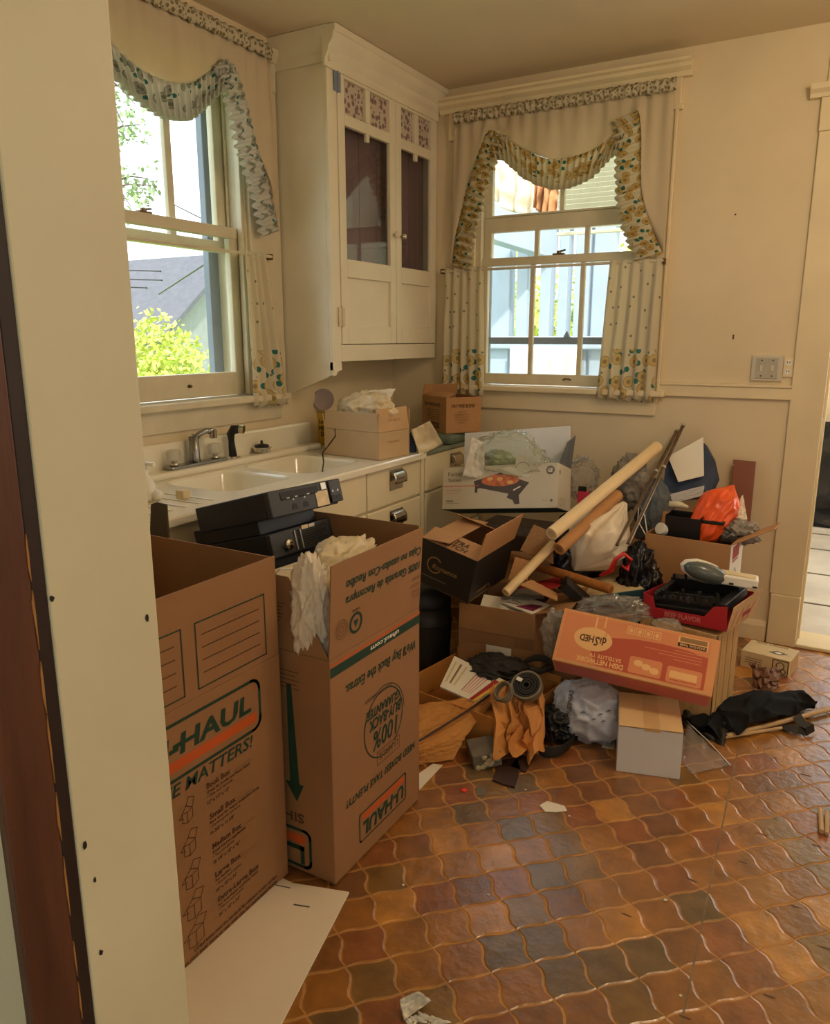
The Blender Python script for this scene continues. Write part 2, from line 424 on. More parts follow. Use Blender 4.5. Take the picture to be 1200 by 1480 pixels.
M['fl_ruffle'] = floral('floral_ruffle_cloth', (228, 218, 186), 19, (214, 184, 112), (58, 122, 108), vmax=.112, dens=.34)
M['fl_ruffle_b'] = floral('floral_ruffle_cloth_cool', (224, 222, 212), 17, (178, 180, 166), (60, 132, 128), vmax=.11, dens=.28)
M['fl_head'] = floral('floral_heading_cloth', (224, 212, 184), 46, (166, 150, 108), (112, 130, 108), dens=.25)
M['fl_cafe'] = floral('floral_cafe_cloth', (230, 220, 190), 12, (222, 198, 136), (60, 134, 130), vmax=.25, dens=.31, sprig=True)
M['fl_cloth'] = floral('plain_valance_cloth', (228, 212, 180), 8, (228, 212, 180), (228, 212, 180), dens=.0001)
M['fl_cab'] = floral('floral_cabinet_paper', (226, 214, 196), 26, (176, 142, 136), (150, 118, 122), dens=.27)

# ------------------------------------------------------------------ room shell
XW, YB, ZC = -2.40, 3.91, 2.72
XR = 1.6
# floor bed, then one piece per tile
fl = struct(MB().box(-2.55, .30, -.05, XR + .1, 4.07, -.0014).build('floor', mat('floor_grout', (196, 142, 78), .5, var=.25, scale=14)))
TP = .1083; ca = math.cos(R(45.6)); sa = math.sin(R(45.6)); T0 = (-.596, 1.547)
tm = bpy.data.materials.new('provincial_vinyl_tile'); tm.use_nodes = True
nt = tm.node_tree; b = nt.nodes['Principled BSDF']
oi = nt.nodes.new('ShaderNodeObjectInfo'); rp = nt.nodes.new('ShaderNodeValToRGB'); rp.color_ramp.interpolation = 'CONSTANT'
cols = [(0, (150, 97, 40)), (.2, (136, 87, 40)), (.34, (128, 93, 42)), (.5, (144, 86, 43)), (.66, (110, 84, 48)), (.72, (156, 103, 38)), (.89, (184, 126, 52)), (.94, (122, 79, 43))]
els = rp.color_ramp.elements
for i, (p, c) in enumerate(cols):
    e = els[i] if i < 2 else els.new(p)
    e.position = p; e.color = (*lin(c), 1)
nt.links.new(oi.outputs['Random'], rp.inputs[0])
tc = nt.nodes.new('ShaderNodeTexCoord'); ns = nt.nodes.new('ShaderNodeTexNoise'); ns.inputs['Scale'].default_value = 14; ns.inputs['Detail'].default_value = 6
geo = nt.nodes.new('ShaderNodeNewGeometry'); nt.links.new(geo.outputs['Position'], ns.inputs['Vector'])
mx = nt.nodes.new('ShaderNodeMix'); mx.data_type = 'RGBA'; mx.blend_type = 'OVERLAY'; mx.inputs[0].default_value = .75
nt.links.new(rp.outputs[0], mx.inputs[6]); nt.links.new(ns.outputs['Fac'], mx.inputs[7]); nt.links.new(mx.outputs[2], b.inputs['Base Color'])
b.inputs['Roughness'].default_value = .30; b.inputs['Specular IOR Level'].default_value = .75
b.inputs['Coat Weight'].default_value = .4; b.inputs['Coat Roughness'].default_value = .22; b.inputs['Coat IOR'].default_value = 1.6
n2 = nt.nodes.new('ShaderNodeTexNoise'); n2.inputs['Scale'].default_value = 38; n2.inputs['Detail'].default_value = 3
nt.links.new(geo.outputs['Position'], n2.inputs['Vector'])
bp = nt.nodes.new('ShaderNodeBump'); bp.inputs['Strength'].default_value = .45; bp.inputs['Distance'].default_value = .006
nt.links.new(n2.outputs['Fac'], bp.inputs['Height']); nt.links.new(bp.outputs[0], b.inputs['Normal'])


# the worn, paler rim of each tile
tm2 = tm.copy(); tm2.name = 'tile_rim'
r2 = [q for q in tm2.node_tree.nodes if q.type == 'VALTORGB'][0]
for e in r2.color_ramp.elements: e.color = tuple(.72 * a + .28 * c for a, c in zip(e.color[:3], lin((206, 146, 74)))) + (1,)


def tile_outline(inset):
    pts = []; h = TP / 2; K = 5
    for side in range(4):
        for i in range(K):
            t = -1 + 2 * i / K
            s = (.0032, .0080)[side % 2] * math.sin(math.pi * t)
            x, y = [(t * h, -h - s), (h + s, t * h), (-t * h, h + s), (-h - s, -t * h)][side]
            L = math.hypot(x, y); pts.append((x * (1 - inset / L), y * (1 - inset / L)))
    return pts


def tile_into(mb, cx, cy):
    o1, o2 = tile_outline(.0016), tile_outline(.0062); n = len(o1)
    f = lambda p, z: (cx + p[0] * ca - p[1] * sa, cy + p[0] * sa + p[1] * ca, z)
    V_ = [f(p, -.0012) for p in o1] + [f(p, 0) for p in o2]
    mb.m = 1; mb.add(V_, [(i, (i + 1) % n, n + (i + 1) % n, n + i) for i in range(n)]); mb.m = 0; mb.add(V_[n:], [tuple(range(n))])


tmb = MB(); tile_into(tmb, 0, 0)
cand = []
for i in range(-40, 41):
    for j in range(-40, 41):
        x = T0[0] + (i + .5) * TP * ca - (j + .5) * TP * sa; y = T0[1] + (i + .5) * TP * sa + (j + .5) * TP * ca
        if not (-1.78 < x < XR - .05 and .42 < y < 3.86): continue
        d = Vector((x, y, 0)) - CAM; zz = d.dot(FW)
        px = 600 + F_PX * d.dot(RT) / zz; py = 740 - F_PX * d.dot(UP) / zz
        hid = (x < -1.13 and y < 1.95) or x < -1.3 or (x < -.6 and y > 2.75) or (x < -.45 and y > 3.1)
        cand.append(((0 if (-40 < px < 1240 and py < 1540 and not hid) else 1), d.length, x, y))
cand.sort()
first = None; rest = MB(); k = 0
for vis, d, x, y in cand:
    if vis == 0 and k < 300:
        if first is None:
            first = tmb.build('tile', [tm, tm2], fl, smooth=False); o = first
        else:
            o = first.copy(); COL.objects.link(o)
        o.location = (x, y, 0); k += 1
    else: tile_into(rest, x, y)
ro = rest.build('tile_field', [tm, tm2], fl); ro['kind'] = 'stuff'

a, b_ = P(1068, 1078, z=0), P(985, 1480, z=0); b_ = a + (b_ - a) * 1.1
pv = (b_ - a).cross(Vector((0, 0, 1))).normalized() * .0022
MB().add([a - pv + Vector((0, 0, .0003)), a + pv + Vector((0, 0, .0003)), b_ + pv + Vector((0, 0, .0003)), b_ - pv + Vector((0, 0, .0003))], [(0, 1, 2, 3)]).build('floor_seam', mat('vinyl_seam', (128, 104, 74), .4, var=.4, scale=12), fl)
random.seed(17); tearm = mat('vinyl_tear', (92, 66, 44), .7, var=.3)
for (px, py) in [(1100, 1205), (1075, 1247), (1180, 1222), (1000, 1272), (1113, 1440), (1150, 1310), (1195, 1370), (990, 1470), (905, 1322), (1165, 1120), (1120, 1095)]:
    q = P(px, py, z=.0006); n_ = 7; w_ = random.uniform(.012, .03); an = random.uniform(-.5, .3)
    T_ = [(q.x + w_ * math.cos(k * 2 * math.pi / n_ + an) * random.uniform(.5, 1), q.y + .22 * w_ * math.sin(k * 2 * math.pi / n_) * random.uniform(.4, 1) + math.tan(an) * .1 * w_, .0005) for k in range(n_)]
    MB().add(T_, [tuple(range(n_))]).build('floor_tear', tearm, fl, recalc=False)

# left wall with window opening
W1 = dict(y0=1.72, y1=2.70, z0=1.20, z1=2.50)
mb = MB()
mb.box(XW - .18, .40, 0, XW, W1['y0'], ZC); mb.box(XW - .18, W1['y1'], 0, XW, YB + .15, ZC)
mb.box(XW - .18, W1['y0'], 0, XW, W1['y1'], W1['z0'] - .04); mb.box(XW - .18, W1['y0'], W1['z1'], XW, W1['y1'], ZC)
struct(mb.build('wall_left', M['wall']))
# back wall with window and doorway
W2 = dict(x0=-1.87, x1=-.985, z0=1.20, z1=2.47)
DX0, DX1, DZ = -.13, .72, 2.28
mb = MB(); y0, y1 = YB, YB + .16
mb.box(XW - .18, y0, 0, W2['x0'], y1, ZC); mb.box(W2['x0'], y0, 0, W2['x1'], y1, W2['z0'] - .04); mb.box(W2['x0'], y0, W2['z1'], W2['x1'], y1, ZC)
mb.box(W2['x1'], y0, 0, DX0 - .02, y1, ZC); mb.box(DX0 - .02, y0, DZ + .02, DX1 + .02, y1, ZC); mb.box(DX1 + .02, y0, 0, XR + .1, y1, ZC)
struct(mb.build('wall_back', M['wall']))
struct(MB().box(XW - .18, .30, ZC, XR + .1, YB + .16, ZC + .08).build('ceiling', M['ceiling']))
# right wall, out of frame
mb = MB(); mb.box(XR, .4, 0, XR + .12, YB, ZC)
struct(mb.build('wall_right', M['wall']))
# near wall (doorway the photo is taken through)
JX = -.60
mb = MB(); mb.box(XW - .18, .352, 0, JX - .02, .505, ZC); mb.box(.95, .352, 0, XR + .12, .505, ZC); mb.box(JX - .02, .352, 2.12, .95, .505, ZC)
struct(mb.build('wall_near', M['jambwall']))
# door lining: white inner board, near edge in dark stained wood
d1 = MB(); d1.box(JX - .022, .3945, 0, JX, .512, 2.1)
d1 = struct(d1.build('door_1', M['jamb'], bevel=.002))
random.seed(3)
bm_ = MB()
for (px, py) in [(137, 1272), (146, 1377), (213, 893), (75, 865), (123, 1222)]:
    q = P(px, py, x=JX + .0006); r = .0032
    bm_.add([(JX + .0006, q.y + r * random.uniform(.4, 1) * math.cos(a), q.z + 1.6 * r * random.uniform(.4, 1) * math.sin(a)) for a in [k * math.pi / 3 for k in range(6)]], [tuple(range(6))])
bm_.build('nail_hole', M['pblack'], d1)
MB().box(JX - .012, .331, 0, JX + .0005, .3795, 2.1).build('casing_board', M['darkwood'], d1, bevel=.002)
MB().box(JX - .022, .380, 0, JX - .0012, .394, 2.1).build('casing_edge', M['reveal_shade'], d1, bevel=.001)  # strip beside the jamb, painted near black as the reveal's shadow
cz = MB(); z = .55
while z < 1.25:
    L = random.uniform(.02, .07); w = random.uniform(.0015, .004)
    if random.random() < .75: cz.prism([(.3798, z), (.3798 - w * random.uniform(.3, 1), z + L * random.uniform(.2, .5)), (.3798 - w * random.uniform(.2, .8), z + L * .8), (.3798, z + L), (.3802, z + L * .6)], (JX - .002, 0, 0), (0, 1, 0), (0, 0, 1), (.0032, 0, 0))
    z += L + random.uniform(.0, .03)
cz.build('chipped_edge', M['rawwood'], d1)

# dining room shell behind the camera (bounces light)
mb = MB(); mb.box(-3.2, -3.1, -.05, 3, .352, -.002); mb.box(-3.2, -3.2, 0, 3, -3.1, ZC); mb.box(-3.3, -3.2, 0, -3.2, .36, ZC); mb.box(3, -3.2, 0, 3.1, .36, ZC); mb.box(-3.3, -3.2, ZC, 3.1, .36, ZC + .05)
struct(mb.build('wall_dining', M['jambwall']))
# next room beyond the back doorway
mb = MB(); mb.box(-2.2, 4.08, -.05, 2.6, 6.8, -.004)
f2 = struct(mb.build('floor', M['greyfloor']))
for yy in (4.62, 5.25, 5.9):
    MB().box(-2.2, yy, -.004, 2.6, yy + .012, .0015).build('floor_seam', M['pgrey'], f2)
mb = MB(); mb.box(-.62, 6.7, 0, .02, 6.8, ZC); mb.box(1.5, 6.7, 0, 2.6, 6.8, ZC); mb.box(.02, 6.7, 0, 1.5, 6.8, .35); mb.box(.02, 6.7, 2.45, 1.5, 6.8, ZC); mb.box(-.62, 4.08, 0, -.52, 6.7, ZC); mb.box(2.5, 4.08, 0, 2.6, 6.7, ZC); mb.box(-.62, 4.08, ZC, 2.6, 6.8, ZC + .06)
struct(mb.build('wall_next_room', M['wall']))
w3 = MB(); w3.box(-.06, 6.685, .27, .02, 6.72, 2.53); w3.box(1.5, 6.685, .27, 1.58, 6.72, 2.53); w3.box(.02, 6.685, 2.45, 1.5, 6.72, 2.53); w3.box(.02, 6.66, .31, 1.5, 6.72, .35)
w3 = struct(w3.build('window_3', M['trim'], bevel=.004))
for xx in (.02, .735, 1.47): MB().box(xx, 6.73, .35, xx + .03, 6.76, 2.45).build('sash_stile', M['sash'], w3)
for zz in (.35, 1.36, 2.40): MB().box(.05, 6.732, zz, 1.47, 6.758, zz + .05).build('sash_rail', M['sash'], w3)
MB().box(.05, 6.743, .4, 1.47, 6.747, 2.4).build('pane', M['pane'], w3)
bb = struct(MB().box(-.52, 6.66, 0, 2.5, 6.7, .07).build('baseboard_next_room', M['trim'], bevel=.004))

# ---- trim on the back wall
def prof_strip(name, prof, a, b_, out, mtl, parent=None):
    """moulding: profile [(depth, height)] swept straight from a to b, 'out' = direction out of the wall"""
    a, b_, out = Vector(a), Vector(b_), Vector(out); mb = MB(); mb.prism(prof, a, out, Vector((0, 0, 1)), b_ - a)
    return mb.build(name, mtl, parent, bevel=.0015)


out = (0, -1, 0)
t1 = struct(prof_strip('trim_1', [(0, 0), (.018, 0), (.018, .052), (.026, .054), (.026, .066), (0, .068)], (-.857, YB, 1.172), (DX0 - .135, YB, 1.172), out, M['trim']))
b1 = struct(prof_strip('baseboard_back', [(0, 0), (.02, 0), (.02, .075), (.012, .095), (0, .1)], (-1.6, YB, 0), (DX0 - .135, YB, 0), out, M['trim']))
# doorway casing with plinth, head and cap
dr = struct(MB().box(DX0 - .137, YB - .018, .25, DX0 + .002, YB, DZ + .02).build('door_2', M['trim'], bevel=.004))
MB().box(DX0 - .128, YB - .032, 0, DX0 + .001, YB, .25).build('plinth_block', M['trim'], dr, bevel=.004)
MB().box(DX0 - .14, YB - .022, DZ + .02, DX1 + .14, YB, DZ + .155).build('head_board', M['trim'], dr, bevel=.003)
prof_strip('cap_moulding', [(0, 0), (.03, 0), (.034, .016), (.05, .03), (.056, .052), (0, .056)], (DX0 - .185, YB, DZ + .15), (DX1 + .185, YB, DZ + .15), out, M['trim'], dr)
MB().box(DX0 - .125, YB - .012, DZ + .2, DX1 + .14, YB, ZC).build('head_panel', M['trim'], dr, bevel=.003)
MB().box(DX0 - .02, YB - .004, 0, DX0, YB + .17, DZ).build('jamb_board', M['trim'], dr, bevel=.002)
MB().box(DX0, YB + .06, 0, DX0 + .012, YB + .1, DZ).build('door_stop', M['trim'], dr, bevel=.002)
MB().box(DX1, YB - .004, 0, DX1 + .02, YB + .17, DZ).build('jamb_board', M['trim'], dr, bevel=.002)
MB().box(DX0 - .02, YB - .004, DZ, DX1 + .02, YB + .17, DZ + .02).build('jamb_board', M['trim'], dr, bevel=.002)
MB().box(DX1 - .002, YB - .018, 0, DX1 + .137, YB, DZ + .02).build('casing_board', M['trim'], dr, bevel=.004)
MB().box(DX0 + .001, YB - .03, .0, DX1, YB + .18, .018).build('threshold', M['trim'], dr, bevel=.006)
for zz in (1.62, 1.0): MB().box(DX0 - .0005, YB + .005, zz, DX0 + .006, YB + .03, zz + .09).build('hinge', M['sash'], dr)

# ---- switch and outlet
t = thing('light_switch', 'double toggle light switch with steel plate on the back wall', 'light switch', (-.377, YB, 1.313))
bx('frame', (-.066, -.014, -.058, .066, 0, .058), M['greycard'], t); bx('plate', (-.048, -.019, -.047, .048, -.012, .047), M['silver'], t, .002)
for sx in (-.023, .023):
    bx('toggle', (sx - .006, -.027, -.012, sx + .006, -.017, .012), M['sash'], t, .001)
    for sz in (-.035, .035): MB().lathe([(.004, 0), (.003, .002)], (sx, -.019, sz), 8, Matrix.Rotation(R(90), 3, 'X')).build('screw', M['brass'], t)
t = thing('power_outlet', 'cream double power outlet beside the steel switch plate', 'outlet', (-.289, YB, 1.318))
bx('plate', (-.021, -.008, -.043, .021, 0, .043), M['trim'], t, .002)
for sz in (-.02, .02):
    MB().lathe([(.014, 0), (.014, .003)], (0, -.008, sz), 16, Matrix.Rotation(R(90), 3, 'X')).build('socket', M['plastic_w'], t)
    for sx in (-.005, .005): MB().box(sx - .0012, -.0125, sz - .002, sx + .0012, -.011, sz + .007).build('slot', M['slot'], t)
for (px, py, l) in [(1060, 487, .011), (1063, 310, .004)]:
    q = P(px, py, y=YB - .001); tag(bx('wall_scuff', (q.x - .003, YB - .0012, q.z - l, q.x + .004, YB - .0002, q.z + l), M['pbrown'], None, 0), 'small dark scuff on the cream wall ' + ('above the switch plate' if l > .006 else 'right of the window curtain'), 'scuff')

# ------------------------------------------------------------------ windows
# window_1: left wall (x is depth)
w1 = struct(MB().box(XW - .02, W1['y1'] + .0, 1.14, XW + .018, 2.905, 2.5).build('window_1', M['sash'], bevel=.004))
MB().box(XW - .02, W1['y0'] - .12, 1.14, XW + .018, W1['y0'], 2.5).build('casing_board', M['sash'], w1, bevel=.004)
MB().box(XW - .02, W1['y0'] - .14, 2.5, XW + .022, 2.905, 2.62).build('head_board', M['sash'], w1, bevel=.004)
prof_strip('cap_moulding', [(0, 0), (.03, 0), (.05, .03), (.055, .05), (0, .055)], (XW, W1['y0'] - .18, 2.615), (XW, 2.91, 2.615), (1, 0, 0), M['sash'], w1)
MB().box(XW - .1, W1['y0'] - .15, 1.165, XW + .055, 2.9, 1.195).build('stool', M['sash'], w1, bevel=.006)
MB().box(XW - .002, W1['y0'] - .12, 1.075, XW + .016, 2.87, 1.165).build('apron', M['sash'], w1, bevel=.004)
for ya, yb in ((W1['y1'] - .016, W1['y1']), (W1['y0'], W1['y0'] + .016)): MB().box(XW - .18, ya, 1.2, XW - .001, yb, 2.5).build('jamb_board', M['sash'], w1)
MB().box(XW - .03, W1['y1'] - .03, 1.2, XW - .004, W1['y1'] - .016, 2.5).build('stop_strip', M['sash'], w1, bevel=.002)
MB().box(XW - .092, W1['y1'] - .028, 1.2, XW - .082, W1['y1'] - .016, 2.5).build('parting_strip', M['sash'], w1, bevel=.002)
MB().box(XW - .2, W1['y1'] - .075, 1.16, XW - .165, W1['y1'] - .012, 2.5).build('storm_frame', M['storm'], w1, bevel=.003)
# lower sash
xl, xu = XW - .058, XW - .118
ls = MB().box(xl - .018, W1['y0'] + .016, 1.2, xl + .018, W1['y1'] - .018, 1.30).build('sash_rail', M['sash'], w1, bevel=.004)
MB().box(xl - .018, W1['y0'] + .016, 1.87, xl + .022, W1['y1'] - .018, 1.915).build('sash_rail', M['sash'], w1, bevel=.004)
for ya, yb in ((W1['y1'] - .07, W1['y1'] - .018), (W1['y0'] + .016, W1['y0'] + .07)): MB().box(xl - .017, ya, 1.29, xl + .017, yb, 1.88).build('sash_stile', M['sash'], w1, bevel=.004)
MB().box(xl - .003, W1['y0'] + .06, 1.29, xl + .003, W1['y1'] - .06, 1.88).build('pane', M['pane'], w1, recalc=True)
lk = MB(); q = P(208, 312, x=xl + .0)
lk.box(xl - .012, q.y - .03, 1.915, xl + .014, q.y + .03, 1.923); lk.lathe([(.012, 0), (.012, .012), (.006, .016)], (xl, q.y, 1.92), 10); lk.tube([(xl, q.y, 1.93), (xl + .004, q.y + .035, 1.935)], .004, 6)
lk.build('sash_lock', M['brass'], w1)
MB().lathe([(.008, 0), (.006, .014)], (xl + .018, 2.34, 1.25), 8, Matrix.Rotation(R(90), 3, 'Y')).build('sash_lift', M['brass'], w1)
# upper sash
MB().box(xu - .018, W1['y0'] + .016, 1.815, xu + .018, W1['y1'] - .016, 1.862).build('sash_rail', M['sash'], w1, bevel=.004)
MB().box(xu - .018, W1['y0'] + .016, 2.435, xu + .018, W1['y1'] - .016, 2.5).build('sash_rail', M['sash'], w1, bevel=.004)
for ya, yb in ((W1['y1'] - .075, W1['y1'] - .016), (W1['y0'] + .016, W1['y0'] + .075)): MB().box(xu - .017, ya, 1.84, xu + .017, yb, 2.46).build('sash_stile', M['sash'], w1, bevel=.004)
for yy in (2.375, 2.05): MB().box(xu - .012, yy - .017, 1.85, xu + .012, yy + .017, 2.45).build('muntin', M['sash'], w1, bevel=.003)
for ya, yb in ((2.392, 2.63), (2.067, 2.358), (1.79, 2.033)): MB().box(xu - .002, ya, 1.86, xu + .002, yb, 2.44).build('pane', M['pane'], w1)

# window_2: back wall (y is depth)
x0, x1 = W2['x0'], W2['x1']
w2 = struct(MB().box(x1, YB - .02, 1.13, -.857, YB + .02, 2.47).build('window_2', M['trim'], bevel=.004))
MB().box(-2.005, YB - .02, 1.13, x0, YB + .02, 2.47).build('casing_board', M['trim'], w2, bevel=.004)
MB().box(-.866, YB - .028, 1.17, -.851, YB, 2.47).build('back_band', M['trim'], w2, bevel=.003)
MB().box(-2.03, YB - .024, 2.47, -.845, YB, 2.6).build('head_board', M['trim'], w2, bevel=.003)
MB().box(-2.03, YB - .03, 2.462, -.835, YB, 2.482).build('fillet', M['trim'], w2, bevel=.004)
prof_strip('cap_moulding', [(0, 0), (.03, 0), (.036, .02), (.056, .034), (.062, .048), (.075, .056), (.078, .068), (0, .072)], (-2.08, YB, 2.595), (-.802, YB, 2.595), out, M['trim'], w2)
MB().box(-2.03, YB - .055, 1.165, -.822, YB + .1, 1.195).build('stool', M['trim'], w2, bevel=.007)
MB().box(-1.99, YB - .018, 1.07, -.865, YB, 1.165).build('apron', M['trim'], w2, bevel=.004)
for xa, xb in ((x0, x0 + .014), (x1 - .014, x1)): MB().box(xa, YB - .001, 1.2, xb, YB + .16, 2.47).build('jamb_board', M['sash'], w2)
MB().box(x0 + .014, YB + .004, 1.2, x0 + .028, YB + .026, 2.47).build('stop_strip', M['sash'], w2, bevel=.002)
MB().box(x1 - .028, YB + .004, 1.2, x1 - .014, YB + .026, 2.47).build('stop_strip', M['sash'], w2, bevel=.002)
yl, yu = YB + .047, YB + .09
MU = (-1.556, -1.285)
def sash2(yc, z0, z1, rb, rt, muns):
    MB().box(x0 + .014, yc - .018, z0, x1 - .014, yc + .018, z0 + rb).build('sash_rail', M['sash'], w2, bevel=.004)
    MB().box(x0 + .014, yc - .018, z1 - rt, x1 - .014, yc + .018, z1).build('sash_rail', M['sash'], w2, bevel=.004)
    for xa, xb in ((x0 + .014, x0 + .058), (x1 - .058, x1 - .014)): MB().box(xa, yc - .017, z0 + rb - .01, xb, yc + .017, z1 - rt + .01).build('sash_stile', M['sash'], w2, bevel=.004)
    e = [x0 + .058] + list(muns) + [x1 - .058]
    for m_ in muns: MB().box(m_ - .012, yc - .012, z0 + rb - .005, m_ + .012, yc + .012, z1 - rt + .005).build('muntin', M['sash'], w2, bevel=.003)
    for a, c in zip(e, e[1:]): MB().box(a, yc - .002, z0 + rb - .005, c, yc + .002, z1 - rt + .005).build('pane', M['pane'], w2)
sash2(yl, 1.2, 1.865, .058, .042, MU)
sash2(yu, 1.83, 2.074, .03, .075, MU)
sash2(yu, 2.075, 2.49, .012, .05, (-1.425,))
lk = MB(); q = P(808, 372, y=yl); lk.box(q.x - .03, yl - .014, 1.865, q.x + .03, yl + .012, 1.873); lk.lathe([(.012, 0), (.012, .014), (.005, .018)], (q.x, yl, 1.87), 10); lk.tube([(q.x, yl, 1.882), (q.x + .035, yl - .004, 1.888)], .005, 6)
lk.build('sash_lock', M['brass'], w2)
MB().tube([(-1.36, yl - .02, 1.232), (-1.35, yl - .034, 1.238), (-1.33, yl - .034, 1.238), (-1.32, yl - .02, 1.232)], .004, 6).build('sash_lift', M['brass'], w2)
# storm sash beyond
MB().box(x0, YB + .13, 1.415, x1, YB + .155, 1.452).build('storm_rail', M['storm'], w2, bevel=.003)
MB().lathe([(.02, 0), (.014, .012), (.004, .03)], (-1.39, YB + .14, 1.452), 8).build('storm_latch', M['storm'], w2)
for xa, xb in ((x0, x0 + .03), (x1 - .03, x1)): MB().box(xa, YB + .13, 1.18, xb, YB + .155, 2.47).build('storm_stile', M['storm'], w2, bevel=.003)

# ------------------------------------------------------------------ curtains
def interp(pts, s):
    for (a, za), (b, zb) in zip(pts, pts[1:]):
        if a <= s <= b:
            t = (s - a) / (b - a); return za + (zb - za) * t
    return pts[0][1] if s < pts[0][0] else pts[-1][1]


def smooth_curve(pts, n=14):
    """Catmull-Rom through 2D points"""
    res = []; q = [pts[0]] + list(pts) + [pts[-1]]
    for i in range(1, len(q) - 2):
        p0, p1, p2, p3 = [Vector((*p, 0)) for p in q[i - 1:i + 3]]
        for k in range(n):
            t = k / n
            c = .5 * ((2 * p1) + (-p0 + p2) * t + (2 * p0 - 5 * p1 + 4 * p2 - p3) * t * t + (-p0 + 3 * p1 - 3 * p2 + p3) * t ** 3)
            res.append((c.x, c.y))
    res.append(tuple(pts[-1])); return res


def valance(root, place, s0, s1, zt, curve, inner, ruffle_m, cloth_m, head_m, wid):
    """place(s,z,d) puts wall coordinates in the room; curve is the lower edge left to right; inner(s) gives the ruffle direction"""
    N_ = 110; C = smooth_curve(curve); mb = MB(); uv = []
    rows = 12; cs = C
    for j in range(rows + 1):
        for (s, z) in cs:
            t = j / rows; zz = zt + (z - zt) * t
            d = .018 + .010 * math.sin(s * 38 + 2 * t) * t + .012 * math.sin(s * 13 + 1.1 + t) * t + .006 * math.sin(s * 90) * (1 - t)
            mb.v.append(tuple(place(s, zz, d))); uv.append((s, zz))
    n = len(cs)
    for j in range(rows):
        for i in range(n - 1): mb.f.append((j * n + i, j * n + i + 1, (j + 1) * n + i + 1, (j + 1) * n + i)); mb.mi.append(0)
    mb.uv = uv; mb.build('swag_cloth', cloth_m, root, smooth=True, solid=.0015)
    # ruffle along the edge
    mb = MB(); uv = []; L = 0; rows = 5; dense = []
    for (a, b_) in zip(C, C[1:]):
        for k in range(3): dense.append((a[0] + (b_[0] - a[0]) * k / 3, a[1] + (b_[1] - a[1]) * k / 3))
    dense.append(C[-1]); n = len(dense); Ls = [0]
    for a, b_ in zip(dense, dense[1:]): Ls.append(Ls[-1] + math.hypot(b_[0] - a[0], b_[1] - a[1]))
    for j in range(rows + 1):
        t = j / rows
        for i, (s, z) in enumerate(dense):
            dx, dz = inner(s, z); ph = Ls[i] * 2 * math.pi / .034 + 1.5 * noise.noise(Vector((Ls[i] * 9, 0, 0)))
            w_ = wid(s) * (1 + .12 * noise.noise(Vector((Ls[i] * 14, 3, 0))))
            d = .026 + (.004 + .013 * t) * math.sin(ph) + .012 * t
            mb.v.append(tuple(place(s + dx * w_ * t + .006 * t * math.cos(ph), z + dz * w_ * t, d))); uv.append((Ls[i] * 1.25, t * w_ + s * .0))
    for j in range(rows):
        for i in range(n - 1): mb.f.append((j * n + i, j * n + i + 1, (j + 1) * n + i + 1, (j + 1) * n + i)); mb.mi.append(0)
    mb.uv = uv; mb.build('ruffle', ruffle_m, root, smooth=True, solid=.0015)
    # gathered heading over the rod
    mb = MB(); uv = []; n = 160; rows = 4
    for j in range(rows + 1):
        for i in range(n + 1):
            s = s0 + (s1 - s0) * i / n; t = j / rows
            d = .03 + .012 * math.sin(math.pi * t) + .005 * math.sin(s * 190 + 2 * noise.noise(Vector((s * 20, 0, 0))))
            mb.v.append(tuple(place(s, zt - .012 + .055 * t + .003 * math.sin(s * 150), d))); uv.append((s, t * .05))
    for j in range(rows):
        for i in range(n): mb.f.append((j * (n + 1) + i, j * (n + 1) + i + 1, (j + 1) * (n + 1) + i + 1, (j + 1) * (n + 1) + i)); mb.mi.append(0)
    mb.uv = uv; mb.build('heading', head_m, root, smooth=True, solid=.0015)


def cafe(root, place, a0, a1, b0, b1, zt, zb, m, pleat=.055, amp=.014):
    mb = MB(); uv = []; n = 70; rows = 16
    for j in range(rows + 1):
        t = j / rows
        for i in range(n + 1):
            u = i / n; s = (a0 + (a1 - a0) * u) * (1 - t) + (b0 + (b1 - b0) * u) * t; w_ = b1 - b0
            ph = u * w_ * 1.0 / pleat * 2 * math.pi
            d = .026 + amp * (.5 + .5 * t) * math.sin(ph + .8 * noise.noise(Vector((u * 4, t * 2, a0)))) + .008 * noise.noise(Vector((u * 5, t * 3, a0 + 4)))
            z = zt + (zb - zt) * t
            if j == rows: z += .008 * math.sin(ph)
            mb.v.append(tuple(place(s, z, d))); uv.append((u * w_ * 1.3, (1 - t) * (zt - zb)))
    for j in range(rows):
        for i in range(n): mb.f.append((j * (n + 1) + i, j * (n + 1) + i + 1, (j + 1) * (n + 1) + i + 1, (j + 1) * (n + 1) + i)); mb.mi.append(0)
    mb.uv = uv; o = mb.build('cafe_panel', m, None, smooth=True, solid=.0015)
    if root is not None: o.parent = root
    return o


pl2 = lambda s, z, d: Vector((s, YB - .028 - d, z))
pl1 = lambda s, z, d: Vector((XW + .026 + d, s, z))
v2 = thing('valance', 'cream swag valance with yellow floral ruffle over the back window', 'curtain')
def inn2(s, z):
    if s < -1.79: return (.95, -.25)
    if s > -1.03: return (-.95, -.25)
    m_ = (s + 1.42) / .4; return (-.35 * m_, -.95)
valance(v2, pl2, -1.985, -.862, 2.545, [(-1.985, 1.83), (-1.965, 1.98), (-1.90, 2.22), (-1.835, 2.39), (-1.785, 2.475), (-1.72, 2.455), (-1.6, 2.375), (-1.42, 2.305), (-1.22, 2.335), (-1.09, 2.43), (-1.03, 2.47), (-1.005, 2.38), (-.985, 2.12), (-.93, 1.95), (-.872, 1.835)],
        inn2, M['fl_ruffle'], M['fl_cloth'], M['fl_head'], lambda s: .15 if -1.79 < s < -1.03 else .125)
